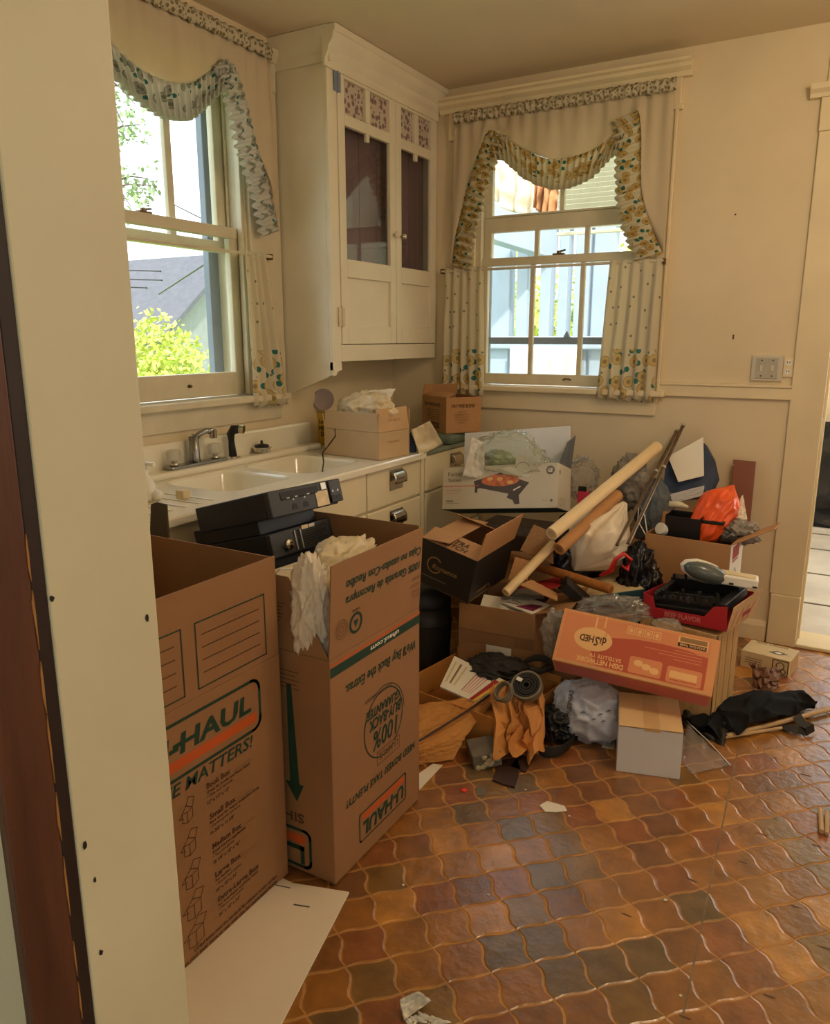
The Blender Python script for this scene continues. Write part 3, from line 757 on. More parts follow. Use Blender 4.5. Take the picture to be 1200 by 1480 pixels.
v1 = thing('valance', 'white swag valance with blue green floral ruffle over the sink window', 'curtain')
def inn1(s, z):
    if s > 2.60: return (-.9, -.3)
    if s < 1.73: return (.9, -.3)
    return (-.35 * (s - 2.2) / .4, -.95)
valance(v1, pl1, 1.50, 2.84, 2.625, [(1.50, 1.9), (1.55, 2.2), (1.68, 2.46), (1.76, 2.53), (1.88, 2.5), (2.06, 2.405), (2.2, 2.375), (2.36, 2.40), (2.5, 2.5), (2.585, 2.54), (2.655, 2.46), (2.72, 2.27), (2.80, 2.1), (2.85, 1.92)],
        inn1, M['fl_ruffle_b'], M['fl_cloth'], M['fl_head'], lambda s: .14 if s < 2.6 else .15)
cr = thing('curtain_rod', 'thin rod holding the two short curtains across the back window', 'curtain rod')
MB().tube([(-2.05, YB - .05, 1.802), (-.865, YB - .05, 1.805)], .007, 8).build('rod', M['sash'], cr)
for s in (-2.05, -.865): MB().box(s - .006, YB - .055, 1.79, s + .006, YB - .018, 1.815).build('bracket', M['brass'], cr)
cr = thing('curtain_rod', 'thin rod across the sink window at mid height', 'curtain rod')
MB().tube([(XW + .045, 1.55, 1.80), (XW + .045, 2.80, 1.803)], .007, 8).build('rod', M['sash'], cr)
for s in (1.55, 2.80): MB().box(XW + .016, s - .006, 1.79, XW + .05, s + .006, 1.815).build('bracket', M['brass'], cr)
tag(cafe(None, pl2, -2.03, -1.80, -2.04, -1.785, 1.815, 1.137, M['fl_cafe']), 'short sunflower print curtain at left of back window', 'curtain')
tag(cafe(None, pl2, -1.12, -.87, -1.155, -.872, 1.815, 1.145, M['fl_cafe'], .06), 'short sunflower print curtain at right of back window', 'curtain')
tag(cafe(None, pl1, 2.62, 2.76, 2.63, 2.885, 1.815, 1.145, M['fl_cafe'], .065), 'short sunflower print curtain beside the sink window', 'curtain')

# ------------------------------------------------------------------ outdoors
struct(MB().box(-30, -6, -.75, -2.7, 30, -.7).build('ground', M['grass']))
struct(MB().box(-2.7, 4.1, -.75, 12, 30, -.7).build('ground', M['grass']))
random.seed(11)


def leaves(mb, c, r, n, size):
    for _ in range(n):
        d = Vector((random.gauss(0, 1), random.gauss(0, 1), random.gauss(0, 1))).normalized() * (random.random() ** .45)
        p = Vector(c) + Vector((d.x * r[0], d.y * r[1], d.z * r[2]))
        a = Vector((random.gauss(0, 1), random.gauss(0, 1), random.gauss(0, 1))).normalized(); b_ = a.orthogonal().normalized()
        s = size * random.uniform(.6, 1.3)
        mb.add([p - a * s, p + b_ * s * .5, p + a * s, p - b_ * s * .5], [(0, 1, 2), (0, 2, 3)])
    return mb


def bush(label, loc, r, n, size, trunk_h=0, group=None):
    t = thing('shrub' if not trunk_h else 'tree', label, 'bush' if not trunk_h else 'tree', (loc[0], loc[1], -.7), group=group)
    mb = MB()
    for k in range(7):
        o = Vector((random.uniform(-.55, .55) * r[0], random.uniform(-.55, .55) * r[1], random.uniform(-.4, .4) * r[2]))
        leaves(mb, Vector((0, 0, r[2] + trunk_h)) + o, [q * .6 for q in r], n // 7, size)
    mb.build('foliage', M['leaf'] if not trunk_h else M['leaf2'], t)
    st = MB().tube([(0, 0, 0), (.05, .03, r[2] + trunk_h)], [.06 + .04 * bool(trunk_h), .03], 7)
    for k in range(4): st.tube([(.02, .01, .3 + trunk_h * .7), (random.uniform(-.5, .5) * r[0], random.uniform(-.5, .5) * r[1], r[2] * 1.2 + trunk_h)], [.03, .01], 6)
    st.build('stem', M['bark'], t)
    return t


c1 = P(205, 520, x=-9)
bush('bright yellow green bush low outside the sink window', (-9.0, c1.y, 0), (1.1, 1.4, 1.35), 5200, .055)
c2 = P(275, 500, x=-11)
bush('bright green bush in front of the neighbour gable', (-11.5, c2.y + .6, 0), (1.1, 1.3, .95), 4400, .055)
# neighbour house with a gable
h = thing('neighbour_house', 'pale neighbour house with a grey gable roof outside the sink window', 'house', (-17, P(290, 470, x=-17).y + 1.2, -.7), (0, 0, 0))
MB().prism([(-2.6, 0), (2.6, 0), (2.6, 2.2), (0, 4.35), (-2.6, 2.2)], (0, 0, 0), (0, 1, 0), (0, 0, 1), (-5, 0, 0)).build('wall', M['siding'], h)
MB().prism([(-2.95, 2.05), (0, 4.45), (2.95, 2.05), (2.95, 2.2), (0, 4.62), (-2.95, 2.2)], (.35, 0, 0), (0, 1, 0), (0, 0, 1), (-5.7, 0, 0)).build('roof', M['roofm'], h)
MB().box(0, -.45, 1.1, .04, .45, 2.2).build('window', M['storm'], h)
# tree with spring twigs reaching the window from the left
t = thing('tree', 'tree with thin twigs and sparse new leaves at upper left outside', 'tree', (-6.6, 4.0, -.7))
trunk = Vector((-6.6, 4.0, -.7))
MB().tube([(0, 0, 0), (.05, .1, 2.5), (0, -.1, 5)], [.16, .12, .08], 8).build('trunk', M['bark'], t)
br = MB(); lf = MB()
for (pa, pb) in [((150, 195), (205, 180)), ((140, 130), (215, 125)), ((150, 275), (222, 268)), ((155, 255), (190, 300)), ((150, 110), (195, 150)), ((160, 150), (180, 185)), ((165, 262), (215, 258))]:
    a = P(*pa, x=-6.2); b_ = P(*pb, x=-5.8); a0 = a - Vector((.1, 1.6, -.3))
    br.tube([a0 - trunk, a - trunk, (a + b_) / 2 + Vector((0, 0, .03)) - trunk, b_ - trunk], [.02, .014, .009, .004], 5)
    for k in range(18):
        p = a.lerp(b_, random.random()) + Vector((random.uniform(-.2, .2), random.uniform(-.1, .1), random.uniform(-.16, .1)))
        leaves(lf, p - trunk, (.06, .06, .06), 5, .03)
br.build('branch', M['bark'], t); lf.build('foliage', M['leaf2'], t)
tag(MB().tube([P(230, 425, x=-9.5), P(296, 382, x=-7)], .012, 5).tube([P(240, 290, x=-9.5), P(296, 318, x=-8)], .01, 5).build('power_line', M['cordblack']), 'thin overhead power lines outside the sink window', 'cable')
t = thing('antenna', 'three thin dark antenna rods seen through the sink window', 'antenna', P(150, 400, x=-4.5))
for (px, py, pe) in [(232, 392, 120), (234, 405, 120), (212, 416, 120)]:
    a = P(pe, py - 3, x=-4.5); b_ = P(px, py, x=-4.5)
    MB().tube([a - Vector(t.location), b_ - Vector(t.location)], .0045, 6).build('rod', M['black'], t)
    MB().blob(b_ - Vector(t.location), (.008, .008, .008), 1, 0, 1, 1).build('tip', M['black'], t)
a = P(120, 400, x=-4.5) - Vector(t.location); MB().tube([a + Vector((0, 0, .1)), (a.x, a.y, -1.9)], .012, 6).build('mast', M['black'], t)

# back porch seen through window_2
struct(MB().box(-3.5, 4.2, -.1, .0 - .7, 6.4, -.02).build('porch_floor', M['porchwhite']))
for k, (px, w_) in enumerate([(722, .11), (757, .05), (790, .045), (815, .04), (842, .06), (872, .08)]):
    c = P(px, 450, y=6.0)
    MBx = MB().box(c.x - w_, 5.95, -.05, c.x + w_, 6.07, 2.42); o = MBx.build('porch_post', M['porchwhite'], None, bevel=.01)
    tag(o, ['wide white porch post left of the lower panes', 'narrow white porch post second from left through the back window', 'narrow white porch post left of the middle pane', 'white porch post right of the centre muntin', 'white porch post behind the right pane', 'wide white porch post by the right short curtain'][k], 'post', 'white posts of the back porch')
struct(MB().box(-3.5, 5.89, 1.36, -.7, 5.95, 1.46).build('trim_2', M['porchwhite'], bevel=.01))
struct(MB().box(-3.5, 5.92, 2.3, -.7, 6.1, 2.62).build('trim_3', M['porchwhite'], bevel=.01))
# porch side beam slanting across the upper light
a, b_ = P(640, 292, y=5.0), P(800, 345, y=6.0)
bd = (b_ - a)
struct(MB().prism([(-.16, -.06), (.16, -.06), (.16, .06), (-.16, .06)], a, (0, 0, 1), bd.cross(Vector((0, 0, 1))).normalized(), bd).build('trim_4', M['porchwhite'], bevel=.006))
# slatted blind hung on the porch, right upper light
bl = thing('slat_blind', 'cream slatted blind hanging outside upper right of back window', 'blind', P(870, 250, y=4.62))
c = Vector(bl.location); a = P(812, 180, y=4.62); b_ = P(950, 318, y=4.62)
n = 24
tr_ = None
for k in range(n):
    z = a.z + .05 - (a.z + .05 - b_.z) * k / (n - 1) - c.z
    m_ = Matrix.Translation((0, 0, z)) @ Matrix.Rotation(R(-58), 4, 'X')
    if tr_ is None: tr_ = MB().box(a.x - c.x, -.0175, -.001, b_.x - c.x, .0175, .001).build('slat', M['blind'], bl); o = tr_
    else: o = tr_.copy(); COL.objects.link(o)
    o.matrix_basis = m_
for xx in (a.x - c.x + .1, b_.x - c.x - .1): MB().box(xx - .01, 4.072 - c.y, a.z - c.z + .06, xx + .01, .01, a.z - c.z + .08).build('bracket', M['blind'], bl)
bx('bottom_rail', (a.x - c.x, -.015, b_.z - c.z - .05, b_.x - c.x, .015, b_.z - c.z - .03), M['blind'], bl)
# laundry on a line
def hung(label, px0, px1, pyt, pyb, y, m, seed, name):
    a = P(px0, pyt, y=y); b_ = P(px1, pyt + 20, y=y); lo_ = [P(px0, pyb[0], y=y).z, P((px0 + px1) / 2, pyb[1], y=y).z, P(px1, pyb[2], y=y).z]
    def fn(u, v):
        top = a.lerp(b_, u); zb = lo_[0] * (1 - u) ** 2 + 2 * u * (1 - u) * lo_[1] + lo_[2] * u * u
        return Vector((top.x + .02 * noise.noise(Vector((u * 4, v * 3, seed))), y + .035 * math.sin(u * 22 + seed + v) * (.3 + v) + .03 * noise.noise(Vector((u * 6, v * 4, seed))), top.z + (zb - top.z) * v))
    return tag(MB().grid(fn, 36, 16).build(name, m, None, smooth=True, solid=.004), label, 'laundry')
hung('white pillowy cloth hanging beyond the upper left pane', 700, 776, 225, (272, 320, 305), 4.75, M['laundry'], 1, 'hanging_cloth')
hung('patterned tan cloth hanging next to the white hanging cloth', 774, 806, 238, (300, 312, 312), 4.75, M['laundry2'], 5, 'hanging_cloth')
tag(MB().tube([P(690, 215, y=4.75), P(830, 250, y=4.75)], .005, 5).build('clothes_line', M['cord']), 'thin line holding the cloths on the porch', 'line')
def drape(u, v):
    a = P(738, 500, y=5.86); b_ = P(838, 500, y=5.86); q = a.lerp(b_, u)
    return Vector((q.x, 5.86 + .03 * math.sin(u * 26) , q.z - v * .55))
tag(MB().grid(drape, 40, 8).build('porch_cloth', M['laundry'], None, smooth=True, solid=.004), 'pale cloth draped over the porch rail behind the lower pane', 'cloth')
for k, (px, yy) in enumerate([(735, 10.5), (822, 8.6), (915, 10.5)]):
    c = P(px, 450, y=yy)
    bush(['yellow green shrub behind the left porch posts', 'yellow green shrub behind the middle porch posts', 'yellow green shrub right of the porch posts'][k], (c.x, c.y, 0), (.8, .6, 1.75), 6000, .055)

# ------------------------------------------------------------------ upper cabinet
XC = -2.11; CY0, CY1 = 2.915, 3.905
uc = thing('wall_cabinet', 'white painted wall cabinet with glazed doors in the room corner', 'cabinet', (0, 0, 0))
mb = MB()
side = [(XW + .001, 1.175), (XC - .02, 1.275), (XC - .02, ZC - .005), (XW + .001, ZC - .005)]
mb.prism(side, (0, CY0, 0), (1, 0, 0), (0, 0, 1), (0, .022, 0)); mb.prism([(XW + .001, 1.34), (XC - .02, 1.34), (XC - .02, ZC - .005), (XW + .001, ZC - .005)], (0, CY1 - .022, 0), (1, 0, 0), (0, 0, 1), (0, .022, 0))
mb.box(XW + .001, CY0 + .022, 1.345, XC - .021, CY1 - .022, 1.365); mb.box(XW + .001, CY0 + .022, ZC - .03, XC - .021, CY1 - .022, ZC - .006)
mb.box(XW + .001, CY0 + .022, 1.365, XW + .012, CY1 - .022, ZC - .03)
mb.build('carcass', M['cab'], uc, bevel=.001)
# face frame
mb = MB(); D0, DM, D1_ = 2.987, 3.473, 3.888; Z0, Z1 = 1.42, 2.575
mb.box(XC - .02, CY0, 1.30, XC, D0 - .002, ZC - .005); mb.box(XC - .02, D1_ + .002, 1.34, XC, CY1, ZC - .005)
mb.box(XC - .02, D0 - .002, 1.34, XC, D1_ + .002, Z0 - .003); mb.box(XC - .02, D0 - .002, Z1 + .003, XC, D1_ + .002, ZC - .005)
mb.build('face_frame', M['cab'], uc, bevel=.002)
MB().prism([(CY0, 1.30), (CY0, 1.277), (CY0 + .025, 1.277), (CY0 + .032, 1.292), (CY0 + .052, 1.30), (CY0 + .06, 1.325), (CY0 + .06, 1.34), (CY0, 1.34)], (XC - .02, 0, 0), (0, 1, 0), (0, 0, 1), (.0205, 0, 0)).build('bracket_foot', M['cab'], uc, bevel=.0015)
for k in range(6):
    ya = CY0 + .024 + k * (CY1 - CY0 - .05) / 6; MB().box(XW + .0125, ya + .003, 1.366, XW + .02, ya + (CY1 - CY0 - .05) / 6 - .003, ZC - .031).build('plank', M['mauve'], uc, bevel=.002)
    MB().box(XC - .075, ya + .0015, 1.75, XC - .068, ya + (CY1 - CY0 - .05) / 6 - .0015, ZC - .12).build('plank', M['mauve'], uc, bevel=.002)
for zz in (1.78,): MB().box(XW + .021, CY0 + .023, zz, XC - .08, CY1 - .023, zz + .018).build('shelf', M['cab'], uc)


def cabdoor(a, b_, hinge_left):
    d = bpy.data.objects.new('door', None)
    st = .052; xa, xb = XC - .018, XC + .004
    fr = MB(); fr.box(xa, a, Z0, xb, a + st, Z1); fr.box(xa, b_ - st, Z0, xb, b_, Z1)
    for za, zb in ((Z0, 1.503), (1.722, 1.802), (2.368, 2.415), (2.556, Z1)): fr.box(xa, a + st, za, xb, b_ - st, zb)
    mid = (a + b_) / 2; fr.box(xa, mid - .02, 2.415, xb, mid + .02, 2.556); fr.box(xa + .004, mid - .013, 2.335, xb - .002, mid + .013, 2.369)
    d = fr.build('door', M['cab'], uc, bevel=.0025)
    MB().box(xa, a + st - .004, 1.50, xa + .008, b_ - st + .004, 1.725).build('panel', M['cab'], d)
    MB().box(xa + .006, a + st, 1.80, xa + .009, b_ - st, 2.37).build('glass', M['cabglass'], d)
    for ya, yb in ((a + st, mid - .02), (mid + .02, b_ - st)):
        o = MB(); o.grid(lambda u, v: Vector((xa + .004, ya + (yb - ya) * u, 2.413 + .145 * v)), 1, 1)
        o.uv = [(q[1] * 1.0, q[2]) for q in o.v]; o.build('floral_light', M['fl_cab'], d, recalc=False, solid=.002)
    kn = MB(); ky = b_ - .022 if hinge_left else a + .045
    kn.lathe([(.006, 0), (.006, .012), (.015, .016), (.016, .024), (.009, .03), (0, .031)], (xb, ky, 1.95), 14, Matrix.Rotation(R(90), 3, 'Y')); kn.build('knob', M['cab'] if hinge_left else M['chrome'], d, smooth=True)
    if hinge_left:
        for zz in (2.49, 1.50):
            hg = MB().box(xb - .001, a - .028, zz, xb + .003, a + .022, zz + .085); hg.tube([(xb + .004, a - .002, zz - .004), (xb + .004, a - .002, zz + .089)], .005, 8)
            hg.build('hinge', M['sash'] if zz < 2 else M['storm'], d)
    return d
cabdoor(D0, DM - .002, True); cabdoor(DM + .002, D1_, False)
pc = [(0, -.05), (.012, -.05), (.016, -.02), (.03, 0), (.034, .02), (.055, .045), (.062, .07), (.07, .075), (.07, .1), (0, .1)]
prof_strip('crown_moulding', pc, (XC, CY0 - .03, ZC - .102), (XC, CY1, ZC - .102), (1, 0, 0), M['cab'], uc)
prof_strip('crown_moulding', [(0, -.03), (.01, -.03), (.014, .0), (.03, .06), (.036, .1), (0, .1)], (XW, CY0, ZC - .102), (XC + .03, CY0, ZC - .102), (0, -1, 0), M['cab'], uc)

# ------------------------------------------------------------------ sink cabinet, counter, sink
XF = -1.815; ZT = .91
cb = thing('sink_cabinet', 'white enamelled steel sink cabinet with drawers below the window', 'cabinet', (0, 0, 0))
bx('carcass', (XW + .02, 1.0, .1, XF - .02, 3.212, .735), M['metalcab'], cb); bx('toe_kick', (XW + .05, 1.0, 0, XF - .09, 3.2, .1), M['black2'], cb)


def front(root, kind, y0, y1, z0, z1, handle=True):
    d = bx(kind, (XF - .018, y0 + .003, z0 + .003, XF, y1 - .003, z1 - .003), M['metalcab'], root, .006)
    if handle:
        hy, hz = (y0 + y1) / 2 + .005, z1 - .072; pl = bx('pull_plate', (XF, hy - .058, hz - .048, XF + .003, hy + .058, hz + .048), M['chrome'], d, .002)
        def cup(u, v):
            a = math.pi * v * .62; return Vector((XF + .003 + .026 * math.sin(a), hy - .052 + .104 * u, hz + .04 - .05 * (1 - math.cos(a)) * .8))
        MB().grid(cup, 8, 8).build('pull', M['chrome'], d, smooth=True, solid=.003)
    return d
front(cb, 'drawer', 2.738, 3.212, .697, .883); front(cb, 'drawer', 2.738, 3.212, .46, .693); front(cb, 'drawer', 2.738, 3.212, .11, .456)
front(cb, 'front_panel', 2.05, 2.735, .697, .883, False); front(cb, 'front_panel', 1.02, 2.047, .697, .883, False)
front(cb, 'door', 2.05, 2.735, .11, .693, False); front(cb, 'door', 1.02, 2.047, .11, .693, False)
cb2 = thing('base_cabinet', 'white steel drawer cabinet between sink unit and back wall', 'cabinet', (0, 0, 0))
bx('carcass', (XW + .02, 3.228, .1, XF - .02, 3.9, .86), M['metalcab'], cb2); bx('toe_kick', (XW + .05, 3.228, 0, XF - .09, 3.9, .1), M['black2'], cb2)
front(cb2, 'drawer', 3.262, 3.895, .697, .883); front(cb2, 'drawer', 3.262, 3.895, .46, .693); front(cb2, 'drawer', 3.262, 3.895, .11, .456)
bx('filler_strip', (XF - .02, 3.226, .1, XF - .006, 3.258, .88), M['metalcab'], cb2)
tag(bx('worktop', (XW + .003, 3.222, .8845, XF + .012, 3.906, .905), M['laminate'], None, .004), 'green grey worktop under the cartons in the corner', 'worktop')


def rrect(cx, cy, hx, hy, r, n=6):
    pts = []
    for qx, qy, a0 in ((1, 1, 0), (-1, 1, 90), (-1, -1, 180), (1, -1, 270)):
        for k in range(n + 1):
            a = R(a0 + 90 * k / n); pts.append((cx + qx * (hx - r) + r * math.cos(a), cy + qy * (hy - r) + r * math.sin(a)))
    return pts


sk = thing('sink_counter', 'white enamel double sink with drainboard and backsplash', 'sink', (0, 0, 0))
holes = [rrect(-2.085, 2.175, .185, .185, .07), rrect(-2.085, 2.63, .185, .205, .07)]
bm = bmesh.new(); eds = []
outer = [(XW + .002, .95), (-1.79, .95), (-1.79, 3.214), (XW + .002, 3.214)]
for loop in [outer] + holes:
    vs = [bm.verts.new((x, y, ZT)) for x, y in loop]; eds += [bm.edges.new((vs[i], vs[(i + 1) % len(vs)])) for i in range(len(vs))]
bmesh.ops.triangle_fill(bm, edges=eds, use_beauty=True)
bm.verts.index_update()
top = MB(); top.add([v.co for v in bm.verts], [tuple(v.index for v in f.verts) for f in bm.faces]); bm.free()
top.add([(x, y, z) for z in (ZT, ZT - .006, ZT - .028, ZT - .03) for (x, y) in [(-1.79 + (.006 if ZT - .03 < z < ZT else 0) - (.02 if z < ZT - .029 else 0), yy) for yy in (.95, 3.214)]], [(0, 1, 3, 2), (2, 3, 5, 4), (4, 5, 7, 6)])
top.add([(XW + .002, 3.214, ZT), (-1.79, 3.214, ZT), (-1.81, 3.214, ZT - .03), (XW + .002, 3.214, ZT - .03)], [(0, 1, 2, 3)])
top.build('top', M['enamel'], sk)
for cx, cy, hx, hy in ((-2.085, 2.175, .185, .185), (-2.085, 2.63, .185, .205)):
    mb = MB(); loops = [rrect(cx, cy, hx - i, hy - i, r) for i, r in ((0, .07), (.006, .068), (.012, .066), (.02, .064), (.04, .06), (.075, .05))]
    zs = (ZT, ZT - .004, ZT - .014, ZT - .12, ZT - .155, ZT - .165)
    n = len(loops[0])
    for l, z in zip(loops, zs): mb.v += [(x, y, z) for x, y in l]
    for i in range(len(loops) - 1):
        for k in range(n): mb.f.append((i * n + k, i * n + (k + 1) % n, (i + 1) * n + (k + 1) % n, (i + 1) * n + k)); mb.mi.append(0)
    mb.f.append(tuple((len(loops) - 1) * n + k for k in range(n))); mb.mi.append(0)
    o = mb.build('bowl', M['enamel'], sk, smooth=True, recalc=False)
    bm = bmesh.new(); bm.from_mesh(o.data); bmesh.ops.reverse_faces(bm, faces=bm.faces); bm.to_mesh(o.data); bm.free()
    MB().lathe([(.04, 0), (.036, .003), (.02, .001)], (cx - .02, cy, ZT - .1645), 18).build('drain', M['chrome'], sk)
for k in range(9): MB().box(-2.24, 1.36 + k * .062, ZT, -1.86, 1.372 + k * .062, ZT + .004).build('drain_rib', M['enamel'], sk, bevel=.0035)
bx('backsplash', (XW + .001, .95, ZT - .001, XW + .03, 3.08, 1.04), M['enamel'], sk, .012)
bx('tap_ledge', (XW + .03, 1.9, ZT - .002, XW + .105, 3.06, ZT + .028), M['enamel'], sk, .012)
for (px, py) in [(234, 687), (268, 681)]:
    q = P(px, py, z=ZT); tag(MB().blob((q.x, q.y, ZT + .003), (.008, .004, .004), 2, .3, 2, 2).build('crumb', M['pbrown']), 'dark crumb on the sink rim ' + ('at the left' if px < 250 else 'nearest the tap'), 'crumb')
# tap
fx = XW + .068; fz = ZT + .028
k1, k2, kc = P(252, 674, x=fx).y, P(311, 660, x=fx).y, P(282, 664, x=fx).y
tp = thing('kitchen_tap', 'steel mixer tap with clear acrylic knobs behind the sink', 'tap', (fx, kc, fz))
MB().box(-.028, k1 - kc - .035, 0, .028, k2 - kc + .05, .014).build('base_plate', M['steel'], tp, bevel=.006)
for yy in (k1 - kc, k2 - kc):
    kk = MB().lathe([(.018, .014), (.018, .022), (.012, .026), (.012, .034)], (0, yy, 0), 16).build('knob_stem', M['chrome'], tp, smooth=True)
    MB().lathe([(.02, .032), (.029, .036), (.031, .06), (.027, .076), (.012, .08), (0, .08)], (0, yy, 0), 10).build('knob', M['acrylic'], kk)
MB().tube([(0, 0, .01), (0, 0, .03), (0, 0, .118), (.003, .0, .125)], [.024, .021, .02, .012], 16).build('post', M['steel'], tp, smooth=True)
MB().tube([(0, 0, .1), (.008, .02, .125), (.02, .05, .138), (.03, .075, .134)], [.013, .012, .012, .013], 12).build('spout', M['steel'], tp, smooth=True)
MB().lathe([(.014, -.022), (.016, -.02), (.016, .012), (.01, .016)], (.032, .078, .128), 14).build('aerator', M['chrome'], tp)
sy = P(337, 660, x=fx).y
sp = thing('sink_sprayer', 'black hand sprayer standing right of the tap', 'sprayer', (fx, sy, fz))
MB().lathe([(.02, 0), (.018, .008), (.012, .012)], (0, 0, 0), 14).build('collar', M['chrome'], sp)
MB().tube([(0, 0, .01), (0, -.004, .055), (0, -.008, .105), (.012, -.002, .125), (.04, .014, .128)], [.018, .015, .018, .021, .017], 12).build('handle', M['black'], sp, smooth=True)
MB().tube([(.036, .01, .128), (.054, .018, .126)], [.019, .019], 14).build('nozzle', M['chrome'], sp)
st_y = P(379, 655, x=fx).y
sn = thing('sink_strainer', 'steel basket strainer with black knob on the sink ledge', 'strainer', (fx, st_y, fz))
MB().lathe([(.028, 0), (.038, .006), (.04, .02), (.044, .022), (.044, .026), (.036, .027)], (0, 0, 0), 20).build('basket', M['chrome'], sn)
MB().lathe([(.036, .024), (.03, .036), (.01, .04), (.006, .042), (.006, .05), (.004, .056), (0, .057)], (0, 0, 0), 16).build('knob', M['black'], sn, smooth=True)
tag(MB().tube([P(345, 660, x=fx), P(358, 664, x=fx + .03), P(372, 663, x=fx + .02)], .003, 5).build('twig', M['brownpaper']), 'thin brown twig lying between sprayer and strainer', 'twig')
# soap bottle and small white cube on the drainboard
q = P(212, 722, z=ZT + .005)
s = thing('soap_bottle', 'white pump bottle at the near end of the drainboard', 'bottle', (q.x, q.y, ZT + .004))
MB().lathe([(.032, 0), (.034, .01), (.034, .05), (.02, .075), (.012, .085), (.012, .11)], (0, 0, 0), 18).build('body', M['plastic_w'], s, smooth=True)
MB().tube([(0, 0, .11), (0, 0, .125)], .008, 10).tube([(-.01, 0, .125), (.035, .012, .122)], .008, 8).build('pump', M['plastic_w'], s)
q = P(225, 722, z=ZT + .005)
tag(MB().blob((q.x, q.y, ZT + .02), (.03, .022, .02), 4, .2, 1, 3, zmin=ZT + .004).build('soap_bar', M['plastic_w'], None, smooth=True), 'white lump of soap beside the pump bottle', 'soap')
q = P(265, 720, z=ZT + .005); tag(bx('small_block', (q.x - .018, q.y - .018, ZT + .004, q.x + .018, q.y + .018, ZT + .034), M['card_w'], None, .004), 'small cream cube on the ribbed drainboard', 'block')

# ------------------------------------------------------------------ cartons
def carton(name, label, cat, dims, pos, eul, mt=None, mi=None, lid=False, flaps=(), t=.004, group=None, fmat=None):
    """open or closed box: body in one mesh (outside / inside material), each flap a part. flaps: (side, length, angle[, cut0, cut1])"""
    mt = mt or M['card']; mi = mi or M['card_in']
    w, d, h = [q / 2 for q in dims[:2]] + [dims[2]]
    r = thing(name, label, cat, pos, eul, group)
    mb = MB()
    mb.box(-w, -d, 0, w, d, t)
    for (x0, y0, x1, y1) in ((-w, -d, w, -d + t), (-w, d - t, w, d), (-w, -d + t, -w + t, d - t), (w - t, -d + t, w, d - t)): mb.box(x0, y0, t, x1, y1, h)
    if lid: mb.box(-w, -d, h, w, -.0015, h + t); mb.box(-w, .0015, h, w, d, h + t)
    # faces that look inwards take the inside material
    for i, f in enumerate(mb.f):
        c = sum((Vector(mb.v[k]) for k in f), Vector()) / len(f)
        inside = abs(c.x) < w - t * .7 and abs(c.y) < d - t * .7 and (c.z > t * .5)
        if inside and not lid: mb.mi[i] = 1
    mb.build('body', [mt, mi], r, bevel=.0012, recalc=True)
    for f in flaps:
        side, L, a = f[:3]; c0, c1 = (f[3], f[4]) if len(f) > 3 else (0, 0); a = R(a)
        o = {'+x': Vector((1, 0, 0)), '-x': Vector((-1, 0, 0)), '+y': Vector((0, 1, 0)), '-y': Vector((0, -1, 0))}[side]
        al = Vector((0, 0, 1)).cross(o); W_ = (d if 'x' in side else w) - .001; hin = o * ((w if 'x' in side else d) - t * .5) + Vector((0, 0, h))
        dr_ = Vector((0, 0, math.cos(a))) + o * math.sin(a); nn = dr_.cross(al) * t
        A = [hin - al * W_ + dr_ * .001 - nn * .5, hin + al * W_ + dr_ * .001 - nn * .5, hin + al * (W_ - c1) + dr_ * L - nn * .5, hin - al * (W_ - c0) + dr_ * L - nn * .5]
        MB().add(A + [q + nn for q in A], [(0, 1, 2, 3), (7, 6, 5, 4), (0, 4, 5, 1), (1, 5, 6, 2), (2, 6, 7, 3), (3, 7, 4, 0)]).build('flap', f[5] if len(f) > 5 else (fmat or mt), r, bevel=.0008)
    return r


# flat board under the moving boxes
bp0 = [P(505, 1290, z=.003), P(424, 1277, z=.003), Vector((-1.62, 1.40, .003)), Vector((-1.62, .53, .003)), Vector((-.80, .53, .003))]
wb = thing('white_board', 'large off white board lying on the floor under the moving boxes', 'board')
MB().prism([(q.x, q.y) for q in bp0], (0, 0, 0.0005), (1, 0, 0), (0, 1, 0), (0, 0, .005)).build('board', M['foam'], wb, bevel=.001)
q = P(436, 1309, z=.006); MB().box(-.022, -.002, 0, .022, .002, .0007, Matrix.Translation((q.x, q.y, .0056)) @ Matrix.Rotation(R(18), 4, 'Z')).build('staple_mark', M['pdark'], wb)
q = P(418, 1281, z=.006); MB().box(-.028, -.0015, 0, .028, .0015, .0006, Matrix.Translation((q.x - .02, q.y - .01, .0056)) @ Matrix.Rotation(R(14), 4, 'Z')).build('staple_mark', M['pdark'], wb)

# moving box 1 (front left)
B = .459
m1 = carton('moving_box', 'open brown moving box with size list, partly behind the door jamb', 'box', (B, B, .65), (-1.22 - B / 2, .96 + B / 2, .0065), (0, 0, 0), M['card_m'],
            flaps=(('+x', .262, 0), ('+y', .258, 0), ('-x', .26, 8), ('-y', .25, -16)))
f = Pr(m1, (B / 2, -B / 2, -.0065), (0, 1, 0), (0, 0, 1)); g, bk, fa = M['pgreen'], M['pbrown'], M['pfaint']
Y = lambda y: y - .96
fl1 = Pr(m1, (B / 2, -B / 2, -.0065), (0, 1, 0), (0, 0, 1))
for (a, b_) in ((1.140, 1.370), (.875, 1.098)):
    fl1.frame(Y(a), .675, Y(b_), .832, .0034, g)
    for k in range(4): fl1.line([(Y(a) + .018, .80 - k * .0305), (Y(b_) - .022, .80 - k * .0305)], .0028, bk)
fl1.build()
def rr(x0, y0, x1, y1, r, n=5):
    return [(x + r * math.cos(R(a0 + 90 * k / n)), y + r * math.sin(R(a0 + 90 * k / n))) for x, y, a0 in ((x1 - r, y1 - r, 0), (x0 + r, y1 - r, 90), (x0 + r, y0 + r, 180), (x1 - r, y0 + r, 270)) for k in range(n + 1)]
